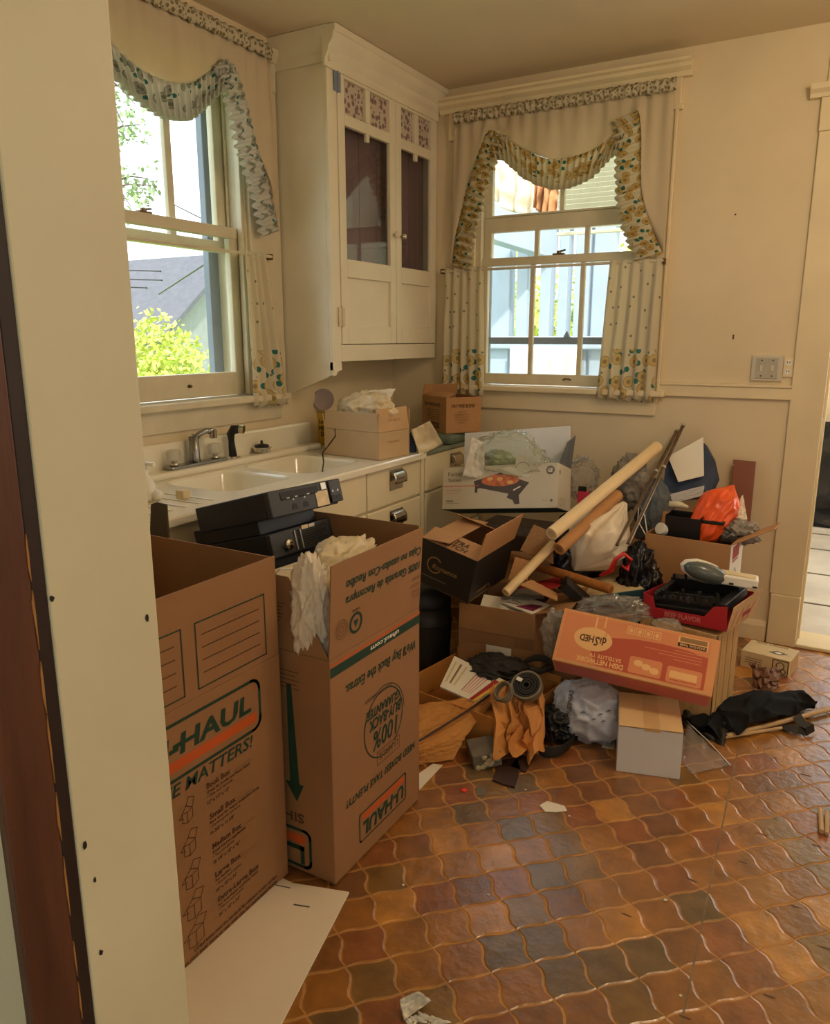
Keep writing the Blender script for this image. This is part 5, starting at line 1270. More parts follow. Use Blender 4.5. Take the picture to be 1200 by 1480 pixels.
for (pa, ya, pb, yb, lab, m_) in [((892, 788), 3.10, (979, 622), 3.87, 'flat dull metal rod leaning on the back wall, left one', M['polemetal']), ((908, 786), 3.12, (988, 614), 3.87, 'dull metal rod leaning on the back wall, right one', M['stickwood'])]:
    a, b_ = P(*pa, y=ya), P(*pb, y=yb); t = thing('metal_rod', lab, 'rod', a)
    MB().tube([(0, 0, 0), b_ - a], .0085, 8, flat=.6).build('rod', M['polemetal'], t); MB().tube([(b_ - a) * .985, (b_ - a)], .011, 8).build('end_cap', M['silver'], t)
    MB().tube([(b_ - a) * .60, (b_ - a) * .615], .0105, 8).build('rivet', M['silver'], t)
# white rubbish bag with red drawstring
rb = thing('rubbish_bag', 'white rubbish bag with red drawstring under the rolls', 'bag', P(860, 782, y=3.22))
q = sack(P(903, 727, y=3.40) - Vector(rb.location), P(830, 824, y=3.14) - Vector(rb.location), [.012, .045, .085, .125, .142, .125, .075, .004], 4, .2, 3.2, (1, .8)); q.build('body', M['bag_w'], rb, smooth=True)
o = Vector(rb.location)
pts = [P(868, 832, y=3.0), P(884, 824, y=3.0), P(890, 808, y=2.99), P(902, 800, y=3.0), P(911, 808, y=3.02), P(906, 824, y=3.01), P(900, 818, y=3.0)]
MB().tube([p - o for p in pts], [.016, .025, .022, .018, .020, .024, .012], 8, flat=.45).build('drawstring', M['red_tie'], rb, smooth=True)
# game box under the bag
gb = thing('game_box', 'flat teal edged board game box under the rubbish bag', 'box', (-.848, 3.150, .362), (-.9, -8.6, 29.9))
w, d, h = .268 / 2, .242 / 2, .044; bx('base', (-w, -d, 0, w, d, h * .6), M['tealcard'], gb, .001); bx('lid', (-w - .001, -d - .001, h * .3, w + .001, d + .001, h), M['tealcard'], gb, .001)
pf = Pr(gb, (-w, -d, h), (1, 0, 0), (0, 1, 0)); pf.rect(.004, .004, .262, .238, M['card_w'])
for k in range(5): pf.line([(.02, .04 + k * .03), (.25, .04 + k * .03)], .004, M['dishlight'])
pf.ring(.2, .17, .03, .006, M['pred'], 200, 340); pf.build()
g2 = thing('dark_book', 'dark book with grey lettering on its spine beside the game box', 'book', P(846, 880, y=2.90), (0, -50, 20)); bx('cover', (-.005, -.02, 0, .035, .09, .13), M['slot'], g2, .002); pf = Pr(g2, (-.005, .09, 0), (0, -1, 0), (0, 0, 1)); pf.text('DOMINO', .012, .05, .02, M['silver'], .09, .02); pf.line([(.01, .035), (.1, .035)], .004, M['pgrey']); pf.line([(.01, .09), (.1, .09)], .004, M['pgrey']); pf.build()
bx_ = carton('card_block', 'brown carton hidden under the board game box', 'box', (.25, .22, .30), (-.88, 3.16, 0), (0, 0, 25), M['card_d'], M['card_d'], lid=True)
tag(MB().blob((-.73, 3.22, .36), (.085, .09, .2), 55, .3, 1.6, 5, zmin=.0).build('black_bag', M['bag_black'], None, smooth=True), 'black plastic bag behind the red drawstring', 'bag')

# tall tan box with noodle tray
tb = thing('tall_carton', 'tall worn tan carton standing under the noodle tray', 'box', (-.480, 3.02, 0), (0, 0, -13))
w, d, h = .31 / 2, .22 / 2, .366
mb = MB(); mb.box(-w, -d, 0, w, d, h); mb.build('body', M['card_tan'], tb, bevel=.003)
for k in range(3): MB().box(w - .0005, -d + .04 + k * .06, .01, w + .0012, -d + .043 + k * .06, h - .01).build('crease', M['card_d'], tb)
MB().box(w - .0008, -d - .0008, .0, w + .0008, -d + .006, h).build('edge', M['darkscrap'], tb)
nt_ = thing('noodle_tray', 'red noodle tray printed beef flavor full of black parts', 'tray', (-.455, 3.04, .377), (-1.5, -3.5, -13))
w, d, h = .33 / 2, .27 / 2, .095
mb = MB(); mb.box(-w, -d, 0, w, d, .003)
mb.prism([(-w, 0), (w, 0), (w, h), (w - .05, h * .92), (w - .085, h * .45), (-w + .05, h * .45), (-w + .04, h * .9), (-w, h * .98)], (0, -d, 0), (1, 0, 0), (0, 0, 1), (0, .003, 0))
mb.box(-w, d - .003, 0, w, d, h); mb.box(-w, -d, 0, -w + .003, d, h)
mb.build('body', M['redcard'], nt_, bevel=.0008)
MB().prism([(-d, 0), (d, 0), (d + .02, .115), (-d - .0, .1)], (w, 0, 0), (0, 1, 0), (.22, 0, .97), (.003, 0, 0)).build('end_flap', M['card_l'], nt_, bevel=.0008)
pf = Pr(nt_, (-w, -d, 0), (1, 0, 0), (0, 0, 1)); pf.text('BEEF FLAVOR', .09, .016, .019, M['ppink'], .145, .03); pf.build()
pf = Pr(nt_, (w + .003, -d, 0), (0, 1, 0), (.22, 0, .97)); 
for k in range(4): pf.line([(.03 + .05 * k, .015), (.05 + .06 * k, .07)], .006, M['redcard'])
pf.rect(.12, .03, .2, .05, M['pred']); pf.build()
# black parts lying in the tray
bp_ = thing('black_parts_tray', 'black plastic frame with clips lying in the noodle tray', 'part', (-.455, 3.035, .436), (5, -6, -13))
mb = MB(); mb.box(-.135, -.10, 0, .14, .10, .022); mb.box(-.14, -.105, .022, .10, -.07, .04); mb.box(-.135, .05, .02, .14, .10, .07); mb.box(-.135, -.1, .02, -.11, .1, .06); mb.box(.11, -.11, .01, .15, .11, .045); mb.box(-.135, -.118, -.02, .12, -.10, .016); mb.box(-.13, -.112, -.03, .10, .08, -.012)
mb.build('frame', M['black'], bp_, bevel=.004)
random.seed(8)
for k in range(12): x = -.13 + .022 * k; MB().box(x, -.11 + .01 * (k % 2), .03, x + .01, -.095, .055 + .014 * (k % 3)).build('clip', M['black'] if k % 3 else M['black2'], bp_, bevel=.001)
for k in range(5): x = -.12 + .05 * k; MB().box(x, .04, .07, x + .012, .055, .088 + .008 * (k % 2)).build('clip', M['black'], bp_, bevel=.001)
MB().box(-.12, -.06, .024, .09, -.052, .034).box(-.12, -.03, .024, .09, -.022, .036).build('bar', M['black2'], bp_, bevel=.002)
# grey and white hand-held appliance on top
q0, q1 = P(990, 833, y=3.02), P(1088, 849, y=3.10)
ap = thing('hand_appliance', 'grey and white hand appliance lying on the black parts', 'appliance', q0 + Vector((0, 0, -.005)), (0, 4, 12))
L = (q1 - q0).length
sm_ = rot((0, 12, 6))
MB().lathe([(0, -1), (.5, -.87), (.87, -.5), (1, 0), (.87, .5), (.5, .87), (0, 1)], (0, 0, 0), 22, Matrix.Diagonal((.090, .050, .042))).build('white_rim', M['plastic_w'], ap, smooth=True).matrix_basis = Matrix.Translation((L * .245, .004, .036)) @ sm_.to_4x4()
MB().lathe([(0, -1), (.5, -.87), (.87, -.5), (1, 0), (.87, .5), (.5, .87), (0, 1)], (0, 0, 0), 22, Matrix.Diagonal((.090, .044, .038))).build('grey_shell', mat('appliance_grey', (84, 92, 90), .3, var=.1, coat=.3), ap, smooth=True).matrix_basis = Matrix.Translation((L * .29, -.016, .037)) @ sm_.to_4x4()
MB().prism([(L * .42, -.035), (L * 1.02, -.045), (L * 1.05, .035), (L * .5, .05)], (0, 0, .006), (1, 0, 0), (0, 1, 0), (0, 0, .038)).build('white_body', M['plastic_w'], ap, bevel=.006)
MB().prism([(L * .5, -.02), (L * .98, -.03), (L * 1.0, .01), (L * .55, .03)], (0, 0, .0445), (1, 0, 0), (0, 1, 0), (0, 0, .003)).build('panel', M['card_w'], ap)
for k in (.62, .95): MB().box(L * k, -.0475, .014, L * k + .016, -.043, .020).build('slot', M['slot'], ap)

# carton behind the tray with mixed things
b8 = carton('mixed_carton', 'brown carton with red and white printed end behind the tray', 'box', (.359, .211, .615), (-.553, 3.405, 0), (0, 0, -5.6), M['card'], M['card_in'],
            flaps=(('+x', .17, 62, .05, .02), ('+y', .06, 20)))
MB().box(.1798, -.1055, .38, .1812, .1055, .612).build('white_end', M['pwhite'], b8)
pf = Pr(b8, (.1812, -.1055, 0), (0, 1, 0), (0, 0, 1)); pf.rect(.03, .545, .14, .60, M['pred']); pf.text('BRAND', .035, .53, .012, M['pred'], .1, .02); pf.line([(.04, .46), (.09, .50), (.15, .44)], .004, M['pgrey']); pf.ring(.1, .45, .025, .004, M['pgrey']); pf.line([(.05, .42), (.16, .42)], .005, M['pgrey']); pf.build()
def at_box(px, py, y): return P(px, py, y=y)
bd_ = thing('black_caddy', 'open black plastic caddy standing in the mixed carton', 'caddy', P(988, 785, y=3.42), (0, 0, -4))
w = .075; mb = MB(); mb.box(-w, -.045, -.05, w, -.041, .125); mb.box(-w, .041, -.05, w, .045, .135); mb.box(-w, -.045, -.05, -w + .004, .045, .13); mb.box(w - .004, -.045, -.05, w, .045, .13); mb.box(-w, -.045, -.05, w, .045, -.046)
mb.build('body', M['black'], bd_, bevel=.002); MB().box(w, -.02, .105, w + .09, .02, .118).build('arm', M['black'], bd_, bevel=.003)
q = P(978, 730, y=3.42); tag(MB().tube([(q.x - .03, 3.42, q.z), (q.x + .015, 3.42, q.z + .004), (q.x + .05, 3.42, q.z - .004)], [.016, .014, .006], 12).build('nozzle_piece', M['sash'], None, smooth=True), 'cream plastic nozzle lying on top of the black caddy', 'nozzle')
q = P(955, 772, y=3.40); s = thing('white_bottle', 'small grey bottle with white cap at left of the mixed carton', 'bottle', (q.x + .03, 3.42, q.z + .012), (70, 0, -30)); MB().lathe([(.03, -.09), (.034, -.08), (.034, .0), (.026, .03), (.024, .035)], (0, 0, 0), 18).build('body', M['sash'], s, smooth=True); MB().lathe([(.026, .035), (.027, .06), (.024, .062), (0, .062)], (0, 0, 0), 18).build('cap', M['plastic_w'], s)
# orange film bundle
a, b_ = P(1012, 778, y=3.42), P(1052, 715, y=3.56)
qd = (b_ - a).to_track_quat('Z', 'Y').to_matrix()
tag(sack(a - (b_ - a) * .1, b_ + (b_ - a) * .22, [.02, .055, .07, .078, .082, .084, .07, .035, .004], 7, .10, 3.0, (1, .9), crease=.12).build('orange_bag', M['orange_bag'], None, smooth=True), 'bright orange plastic bag rolled up in the mixed carton', 'bag')
q = P(1068, 768, y=3.46); tag(MB().blob(q, (.07, .05, .045), 66, .45, 1.9, 5).build('clear_bag', M['bag_grey'], None, smooth=True), 'grey crinkled film between orange bag and brown board', 'film')
pt = [P(1050, 752, y=3.5), P(1074, 715, y=3.54), P(1080, 750, y=3.52), P(1060, 765, y=3.48)]; tag(sheet(pt, amp=.006, seed=4).build('paper_scrap', M['paper'], None, solid=.002), 'white paper scrap poking out behind the orange bag', 'paper')
tag(MB().tube([P(1035, 775, y=3.41), P(1047, 762, y=3.42), P(1056, 770, y=3.41), P(1068, 776, y=3.42), P(1080, 770, y=3.46), P(1078, 760, y=3.47), P(1086, 772, y=3.47)], .004, 6).build('cable', M['cordblack']), 'black cable curling over the right rim of the mixed carton', 'cable')
tag(MB().tube([P(935, 776, y=3.34), P(922, 752, y=3.35), P(924, 728, y=3.4), P(932, 745, y=3.36), P(936, 772, y=3.35)], .0025, 6).build('cable', M['plastic_w']), 'thin white wire looping left of the mixed carton', 'cable')
# navy case with white panel
def slab(name, label, cat, px, y, th, m, parts=()):
    """solid board whose front outline is given in pixels at depths y (one per corner)"""
    pts = [P(*p, y=yy) for p, yy in zip(px, y)]; n = (pts[1] - pts[0]).cross(pts[-1] - pts[0]).normalized()
    if n.y < 0: n = -n
    c = sum(pts, Vector()) / len(pts); t = thing(name, label, cat, c); k = len(pts)
    A = [q - c for q in pts]; B_ = [q + n * th for q in A]
    MB().add(A + B_, [tuple(range(k)), tuple(range(k, 2 * k))[::-1]] + [(i, (i + 1) % k, k + (i + 1) % k, k + i) for i in range(k)]).build('board', m, t, bevel=.002)
    return t, A, n
nc, A, n = slab('navy_case', 'navy cloth case with a pale panel leaning behind the orange bag', 'case', [(958, 724), (962, 668), (1018, 640), (1030, 662), (1036, 690), (1024, 716)], [3.68, 3.74, 3.80, 3.80, 3.74, 3.68], .07, M['denim'])
pts = [P(*p, y=yy) - Vector(nc.location) - n * .006 for p, yy in zip([(966, 660), (1017, 632), (1018, 688), (981, 697)], [3.72, 3.78, 3.70, 3.67])]
MB().add(pts + [q + n * .006 for q in pts], [(0, 1, 2, 3), (7, 6, 5, 4), (0, 4, 5, 1), (1, 5, 6, 2), (2, 6, 7, 3), (3, 7, 4, 0)]).build('panel', M['pwhite'], nc, bevel=.001)
pts = [P(*p, y=3.655) for p in [(960, 730), (962, 716), (1018, 702), (1016, 716)]]
tag(sheet(pts, amp=.002, seed=1).build('folded_paper', M['whitecard'], None, solid=.012), 'white folded paper lying below the navy case', 'paper')
tag(MB().blob(P(945, 742, y=3.66), (.085, .07, .16), 71, .2, 1.7, 5).build('grey_cloth', M['greyblue'], None, smooth=True), 'grey blue cloth heap behind the leaning rods', 'cloth')
tag(MB().blob(P(912, 700, y=3.66), (.09, .06, .12), 74, .28, 1.9, 5).build('grey_bag', M['bag_grey'], None, smooth=True), 'crumpled grey plastic behind the thick cream roll', 'bag')
cb_ = carton('brown_carton', 'brown carton behind the rods holding up the cloth heap', 'box', (.36, .26, .50), (-.84, 3.70, 0), (0, 0, 4), M['card_d'], M['card_d'], lid=True)
hb, A, n = slab('brown_board', 'narrow brown hardboard piece standing against the wall', 'board', [(1056, 780), (1060, 664), (1093, 667), (1082, 785)], [3.78, 3.872, 3.872, 3.78], .006, M['hardboard'])
q = P(1061, 672, y=3.868) - Vector(hb.location); MB().lathe([(.004, 0), (.004, .003)], (q.x, q.y - .004, q.z), 8, Matrix.Rotation(R(90), 3, 'X')).build('nail', M['silver'], hb)
pk = thing('pink_box', 'small bright pink box between the skillet box and rolls', 'box', P(841, 724, y=3.45)); bx('body', (-.022, 0, -.03, .022, .04, .045), M['pinkcard'], pk, .002); bx('flap', (-.02, .0, .045, .02, .003, .07), M['slot'], pk)
cl_ = MB().blob(P(842, 690, y=3.62), (.07, .04, .085), 81, .45, 2.0, 5); tag(cl_.build('clear_bag', M['clear2'], None, smooth=True), 'clear plastic wrap standing against the wall behind the rolls', 'film')

# ------------------------------------------------------------------ foreground of the pile
# satellite dish kit box
dk = thing('satellite_box', 'orange and red satellite kit box tilted upside down on the pile', 'box', (-.591, 2.549, .256), (-40.7, 4.7, 7.5))
w, d, h = .544 / 2, .133 / 2, .204
bx('body', (-w, -d, 0, w, d, h), M['dishorange'], dk, .003)
pf = Pr(dk, (w, -d, h), (-1, 0, 0), (0, 0, -1), flip=.204); W_, H_ = .544, .204   # u to the left, v down: print is upside down
pf.rect(.028, .014, W_ - .012, H_ - .012, M['dishfield'])
arc = [(.03, .016), (W_ - .155, .016)] + [(W_ - .155 + .03 * math.sin(k * .26), .016 + .06 * k / 6) for k in range(1, 7)] + [(.36, .128), (.27, .142), (.18, .146), (.10, .142), (.03, .13)]
pf.poly(arc, M['dishred'], .0002)
pf.rect(.385, .158, .39, .2, M['dishlight'], .0004); pf.disc(W_ - .125, .108, .068, .044, M['dishlight'], .0004)
pf.ring(W_ - .145, .135, .022, .003, M['dishfield'], 120, 330, 16, .0006); pf.line([(W_ - .125, .14), (W_ - .125, .19)], .006, M['dishlight'], e=.0005)
pf.text('d', W_ - .172, .092, .030, M['pbrown'], .014, .03, e=.0008); pf.text('i', W_ - .155, .095, .024, M['pbrown'], .005, .03, e=.0008); pf.text('S', W_ - .148, .086, .034, M['pbrown'], .018, .02, .2, e=.0008); pf.text('H', W_ - .128, .095, .024, M['pbrown'], .018, .03, e=.0008); pf.text('ED', W_ - .108, .095, .024, M['pbrown'], .030, .03, e=.0008)
pf.text('DISH NETWORK', W_ - .225 - .02, .020, .018, M['dishlight'], .165, .03, e=.0006); pf.text('SATELLITE TV', W_ - .225 - .01, .044, .013, M['dishlight'], .11, .02, e=.0006)
for k in range(4): pf.frame(.195 + .030 * k, .158, .218 + .030 * k, .184, .003, M['dishlight'], .0004); pf.disc(.2065 + .030 * k, .171, .007, .009, M['dishlight'], .0004, 8)
pf.rect(.035, .152, .135, .19, M['dishlight'], .0004); pf.rect(.04, .152, .135, .166, M['pblack'], .0006); pf.text('SINGLE DUAL TUNER', .044, .155, .008, M['dishlight'], .085, .02, e=.0009); pf.rect(.04, .17, .13, .187, M['pgold'], .0005)
for k in range(4): pf.line([(.05, .100 + .011 * k), (.14 + .05 * (k % 3), .100 + .011 * k)], .0022, M['dishfield'], e=.0005)
def rp(x0, y0, x1, y1, m, e=.0005): pf.poly(rr(x0, y0, x1, y1, .008), m, e)
rp(.172, .02, .282, .080, M['dishfield']); rp(.04, .018, .155, .075, M['dishfield'])
for k in range(3): pf.disc(.195 + .028 * k, .05 + .008 * (k - 1), .016, .012, M['dishlight'], .0008, 10)
pf.rect(.055, .035, .145, .06, M['dishlight'], .0008); pf.line([(.055, .028), (.14, .028)], .003, M['dishred'], e=.0009)
pf.build()
for k in range(2): MB().box(-w + .01, -d - .0006, .004, w - .01, -d + .0002, .008).build('edge_tape', M['card_l'], dk) if k == 0 else None
pf = Pr(dk, (-w, -d, 0), (0, 1, 0), (1, 0, 0)); pf.rect(.01, .01, .123, .535, M['ppink']); pf.build()
# carton that carries it from behind
# white box in front
wb_ = thing('white_box', 'white box with tan taped lid standing on the floor in front', 'box', (-.511, 2.538, .0005), (0, 0, 15.3))
w, d, h = .207 / 2, .256 / 2, .174
bx('body', (-w, -d, 0, w, d, h - .003), M['whitecard'], wb_, .0015); bx('lid', (-w, -d, h - .003, w, d, h), M['card_l3'], wb_, .001); bx('tape', (-.022, -d - .0008, h - .012, .03, d, h + .0006), M['card_l2'], wb_, .0)
bx('lid_gap', (-w + .001, -d - .0006, h - .0045, w - .001, -d + .001, h - .003), M['pfaint'], wb_, 0)
# blue-grey shopping bag
q = P(857, 1028, y=2.62)
bb2 = thing('shopping_bag', 'crumpled blue grey shopping bag left of the white box', 'bag', (q.x, 2.60, 0))
MB().blob((0, 0, .085), (.135, .12, .115), 91, .17, 1.5, 5, zmin=.003).build('body', M['bag_blue'], bb2, smooth=True)
def bagtext(s, px, py, sz, rotd, m):
    vs, fs, wid = text_mesh(s, 0, .03); c, s_ = math.cos(R(rotd)), math.sin(R(rotd)); k = sz / .7; mb = MB(); dg = bpy.context.evaluated_depsgraph_get(); o = bb2.children[0]
    P0 = [P(px + (a * c - b_ * s_) * k, py - (a * s_ + b_ * c) * k, y=2.3) for a, b_ in vs]
    out_ = []
    for p in P0:
        dr = (p - CAM).normalized(); hit = o.ray_cast(CAM - Vector(bb2.location), dr); out_.append((hit[1] - dr * .003) if hit[0] else None)
    ok = [f for f in fs if all(out_[i] is not None for i in f)]
    if ok: mb.add([q if q is not None else Vector() for q in out_], ok); mb.build('print', m, bb2, recalc=False)
bpy.context.view_layer.update()
bagtext('CHRISTMAS', 823, 1046, 6.5, 82, M['pgrey'])
for (px, py) in [(843, 1040), (868, 1043), (858, 1050), (880, 1038), (872, 1053)]: bagtext('*', px, py, 11, 20, M['greyblue'])
q = P(880, 1075, z=0); tag(MB().box(-.022, -.035, 0, .022, .035, .003, Matrix.Translation((q.x, q.y, .001)) @ Matrix.Rotation(R(12), 4, 'Z')).build('receipt', M['paper']), 'small white slip on the floor beside the shopping bag', 'paper')
# clear plastic sheet beside the white box
pts = [P(993, 1042, z=.012), P(1056, 1106, z=.004), P(1000, 1118, z=.006), P(984, 1098, z=.010)]
tag(sheet(pts, amp=.006, seed=9, nu=14, nv=14).build('plastic_sheet', M['clear2'], None, smooth=True, solid=.0015), 'flat clear plastic sheet on the floor right of the white box', 'film')
tag(MB().tube([P(993, 1042, z=.014), P(1025, 1072, z=.012), P(1056, 1106, z=.006)], .0018, 5).build('plastic_edge', M['plastic_w']), 'bright folded edge of the clear plastic sheet', 'film')
# black umbrella heap with pale stick
um = thing('umbrella', 'collapsed black umbrella with pale wooden stick on the floor', 'umbrella', P(1095, 1030, z=.02))
o = Vector(um.location)
mb = MB()
K = [P(990, 1040, z=.012), P(1025, 1016, z=.04), P(1075, 1008, z=.045), P(1140, 998, z=.03), P(1182, 1022, z=.010)]
K2 = [P(1040, 1072, z=.008), P(1068, 1056, z=.03), P(1098, 1046, z=.035), P(1140, 1036, z=.03), P(1170, 1028, z=.012)]
def umb(u, v):
    k = u * 4; i = min(3, int(k)); p = K[i].lerp(K[i + 1], k - i).lerp(K2[i].lerp(K2[i + 1], k - i), v)
    w_ = Vector((u * 3.2, v * 1.3, 4)); ds = noise.voronoi(w_ * 1.5)[0]; cre = (1 - min(ds[1] - ds[0], .5) / .5) ** 2
    return p - o + Vector((.02 * noise.noise(w_ * 2), .03 * noise.noise(w_ * 1.7 + Vector((5, 0, 0))) * (1 if 0 < v < 1 else 2.2), max(-p.z + .004, .012 * math.sin(math.pi * v) + .020 * cre + .016 * noise.noise(w_ * 1.4))))
mb.grid(umb, 60, 26); mb.build('canopy', mat('umbrella_cloth', (19, 19, 21), .85, spec=.2, var=.25, bump=.3, bscale=40), um, smooth=True, solid=.003)
a, b_ = P(1050, 1064, z=.014), P(1275, 1006, z=.014); MB().tube([a - o, b_ - o], .0095, 10).build('stick', M['palewood'], um)
a2, b2_ = P(1046, 1066, z=.012), P(1130, 1052, z=.012); MB().tube([a2 - o, b2_ - o], .006, 8).build('rib', M['palewood'], um)
MB().tube([P(1006, 1018, z=.05) - o, P(1030, 1028, z=.045) - o, P(1046, 1040, z=.03) - o], .006, 8).build('shaft', M['chrome'], um)
pts = [P(1130, 1050, z=.008), P(1150, 1054, z=.02), P(1172, 1060, z=.008), P(1170, 1050, z=.03), P(1158, 1045, z=.03), P(1152, 1034, z=.035)]
mb = MB()
for i in range(len(pts) - 1):
    p, q = pts[i] - o, pts[i + 1] - o; wv = Vector((.012, .018, .004)); mb.add([p - wv, p + wv, q + wv, q - wv], [(0, 1, 2, 3)])
mb.build('strap', M['belt'], um, solid=.003)
pts = [P(984, 1046, z=.006), P(990, 1018, z=.04), P(1056, 1044, z=.04), P(1046, 1078, z=.006)]
tag(sheet(pts, amp=.015, seed=15).build('black_cloth', M['blackcard'], None, smooth=True, solid=.003), 'black cloth scrap at the left end of the umbrella', 'cloth')
# small carton and torn paper by the door
s9 = thing('small_box', 'small tan printed box on the floor by the doorway', 'box', (-.215, 3.585, .0005), (0, 0, -9.4))
w, d, h = .205 / 2, .155 / 2, .078; bx('body', (-w, -d, 0, w, d, h), M['card_w'], s9, .0015)
pf = Pr(s9, (-w, -d, 0), (1, 0, 0), (0, 0, 1)); pf.frame(.135, .006, .198, .070, .004, M['pbrown']); pf.ring(.166, .045, .016, .004, M['pbrown']); pf.ring(.155, .022, .01, .004, M['pbrown']); pf.ring(.180, .022, .01, .004, M['pbrown'])
for k in range(3): pf.line([(.02, .05 - k * .011), (.09, .05 - k * .011)], .003, M['pgrey'])
pf.build(); pf = Pr(s9, (-w, -d, h), (1, 0, 0), (0, 1, 0)); pf.text('ION TOUCH', .03, .132, .014, M['pbrown'], .13, .02); pf.poly([(.1, .05), (.15, .04), (.18, .07), (.13, .085)], M['pgrey']); pf.disc(.14, .06, .014, .010, M['pwhite'], .0004); pf.build()
pf = Pr(s9, (w, -d, 0), (0, 1, 0), (0, 0, 1)); pf.rect(.01, .008, .145, .07, M['card_tan']); pf.build()
def pbg(u, v):
    p = P(1084 + 40 * u + 4 * v, 958 + 38 * v + 10 * u * (1 - v), z=.085 * (1 - v) * (1 - .35 * u) + .006)
    w_ = Vector((u * 2.2, v * 1.8, 3)); ds = noise.voronoi(w_ * 1.6)[0]
    return p + Vector((.012 * noise.noise(w_ * 2), -.03 * math.sin(math.pi * u) + .035 * (1 - min(ds[1] - ds[0], .5) / .5) ** 2, max(.003 - p.z, .012 * noise.noise(w_ * 3))))
tag(MB().grid(pbg, 18, 16).build('paper_bag', M['brownpaper'], None, smooth=False, solid=.0015), 'crumpled brown paper bag in front of the small tan box', 'bag')
# clear crumpled film around the kit box
for (px, py, y, r_, sd, lab) in [(884, 884, 2.84, (.125, .06, .055), 101, 'crumpled clear plastic bag behind the satellite kit box'), (802, 918, 2.70, (.045, .05, .085), 103, 'crumpled clear plastic bag left of the satellite kit box'), (962, 906, 2.82, (.05, .035, .03), 104, 'small crumpled clear film below the noodle tray')]:
    tag(MB().blob(P(px, py, y=y), r_, sd, .42, 2.0, 5, M=rot((0, -8, 0))).build('clear_bag', M['clear'], None, smooth=True), lab, 'bag')
# heap under the kit box that carries it
hp = carton('brown_carton', 'flattened brown carton under the satellite kit box', 'box', (.42, .30, .15), (-.73, 2.90, 0), (0, 0, -4), M['card_d'], M['card_d'], lid=True)
# shallow tray carton at left
tr = carton('shallow_carton', 'low open carton tray with belts and cable behind the kraft bag', 'box', (.50, .40, .125), (-1.165, 2.53, 0), (0, 0, -9), M['kraft'], M['kraft'], flaps=(('+y', .03, 10),))
# booklet
bk_ = [P(657, 948, z=.19), P(733, 985, z=.165), P(686, 1014, z=.13), P(636, 992, z=.145)]
c = sum(bk_, Vector()) / 4; bkt = thing('booklet', 'cream booklet with a red and yellow edge in the low carton', 'booklet', c); A = [q - c for q in bk_]; n = (A[1] - A[0]).cross(A[3] - A[0]).normalized(); n = n if n.z > 0 else -n
MB().add(A + [q - n * .008 for q in A], [(0, 1, 2, 3), (7, 6, 5, 4), (0, 4, 5, 1), (1, 5, 6, 2), (2, 6, 7, 3), (3, 7, 4, 0)]).build('pages', M['paper'], bkt)
def on(u, v, e=.0008): return A[0] * (1 - u) * (1 - v) + A[1] * u * (1 - v) + A[2] * u * v + A[3] * (1 - u) * v + n * e
def strip(u0, u1, v0, v1, m, nm='print', e=.0008): MB().add([on(u0, v0, e), on(u1, v0, e), on(u1, v1, e), on(u0, v1, e)], [(0, 1, 2, 3)]).build(nm, m, bkt)
strip(.93, 1, 0, 1, M['yellowcard']); strip(.84, .93, .12, 1, M['pred'])
for k in range(5): strip(.52 + .055 * k, .535 + .055 * k, .1, .85, M['ppink'] if k else M['pred'])
for k in range(3): strip(.06 + .11 * k, .10 + .11 * k, .15, .8, M['pgold'] if k % 2 else M['card_w'])
# belts, tubes and coil in the tray
for k, (pa, lab) in enumerate([([(690, 975, .13), (684, 955, .17), (702, 946, .19), (722, 952, .18), (728, 972, .14)], 'dark strap loop at left of the belts in the low carton'), ([(748, 968, .15), (762, 952, .19), (784, 950, .19), (800, 962, .16), (794, 976, .13)], 'dark strap loop at right of the belts in the low carton'), ([(712, 990, .12), (730, 978, .16), (748, 976, .17), (760, 984, .15)], 'short dark strap in front of the other belts')]):
    w_ = [P(a_, b_, z=c_) for a_, b_, c_ in pa]; vs = []
    for p in w_: vs += [p + Vector((0, 0, -.014)), p + Vector((.004, .010, .016))]
    tag(MB().add(vs, [(2 * i, 2 * i + 2, 2 * i + 3, 2 * i + 1) for i in range(len(w_) - 1)]).build('belt_strap', M['belt'], None, smooth=True, solid=.005, sub=2), lab, 'belt')
tag(MB().blob(P(718, 968, y=2.62) , (.13, .09, .045), 111, .34, 2.2, 5).build('belt_heap', M['belt'], None, smooth=True), 'tangled dark webbing belts in the low carton', 'belt')
pts = [P(678, 958, z=.15), P(700, 962, z=.17), P(722, 972, z=.16), P(745, 966, z=.18), P(780, 970, z=.17), P(802, 962, z=.15)]; tag(MB().tube(pts, .014, 8).build('hose', M['black2'], None, smooth=True), 'dark tube lying across the belts in the low carton', 'hose')
pts = [P(700, 985, z=.12), P(706, 964, z=.16), P(722, 956, z=.18), P(736, 962, z=.17), P(738, 984, z=.12)]; tag(MB().tube(pts, .017, 8).build('strap_loop', M['belt'], None, smooth=True), 'arched dark strap loop behind the coiled belt', 'belt')
q = P(762, 992, y=2.44); co = thing('belt_coil', 'coiled dark belt with white label on top of the low carton', 'belt', q, (38, 8, -10))
for k in range(5): MB().lathe([(.010 + .010 * k, -.014), (.0175 + .010 * k, -.014), (.0175 + .010 * k, .014 - .002 * (k % 2)), (.010 + .010 * k, .014 - .002 * (k % 2)), (.010 + .010 * k, -.014)], (0, 0, 0), 26).build('turn', M['belt'] if k < 4 else M['cord'], co)
bx('label', (-.045, .0, .0145, -.022, .014, .016), M['pwhite'], co, 0)
q = P(730, 1003, y=2.36); cc = thing('cord_coil', 'small coil of pale grey cord beside the crumpled kraft paper', 'cord', q, (50, 0, -20))
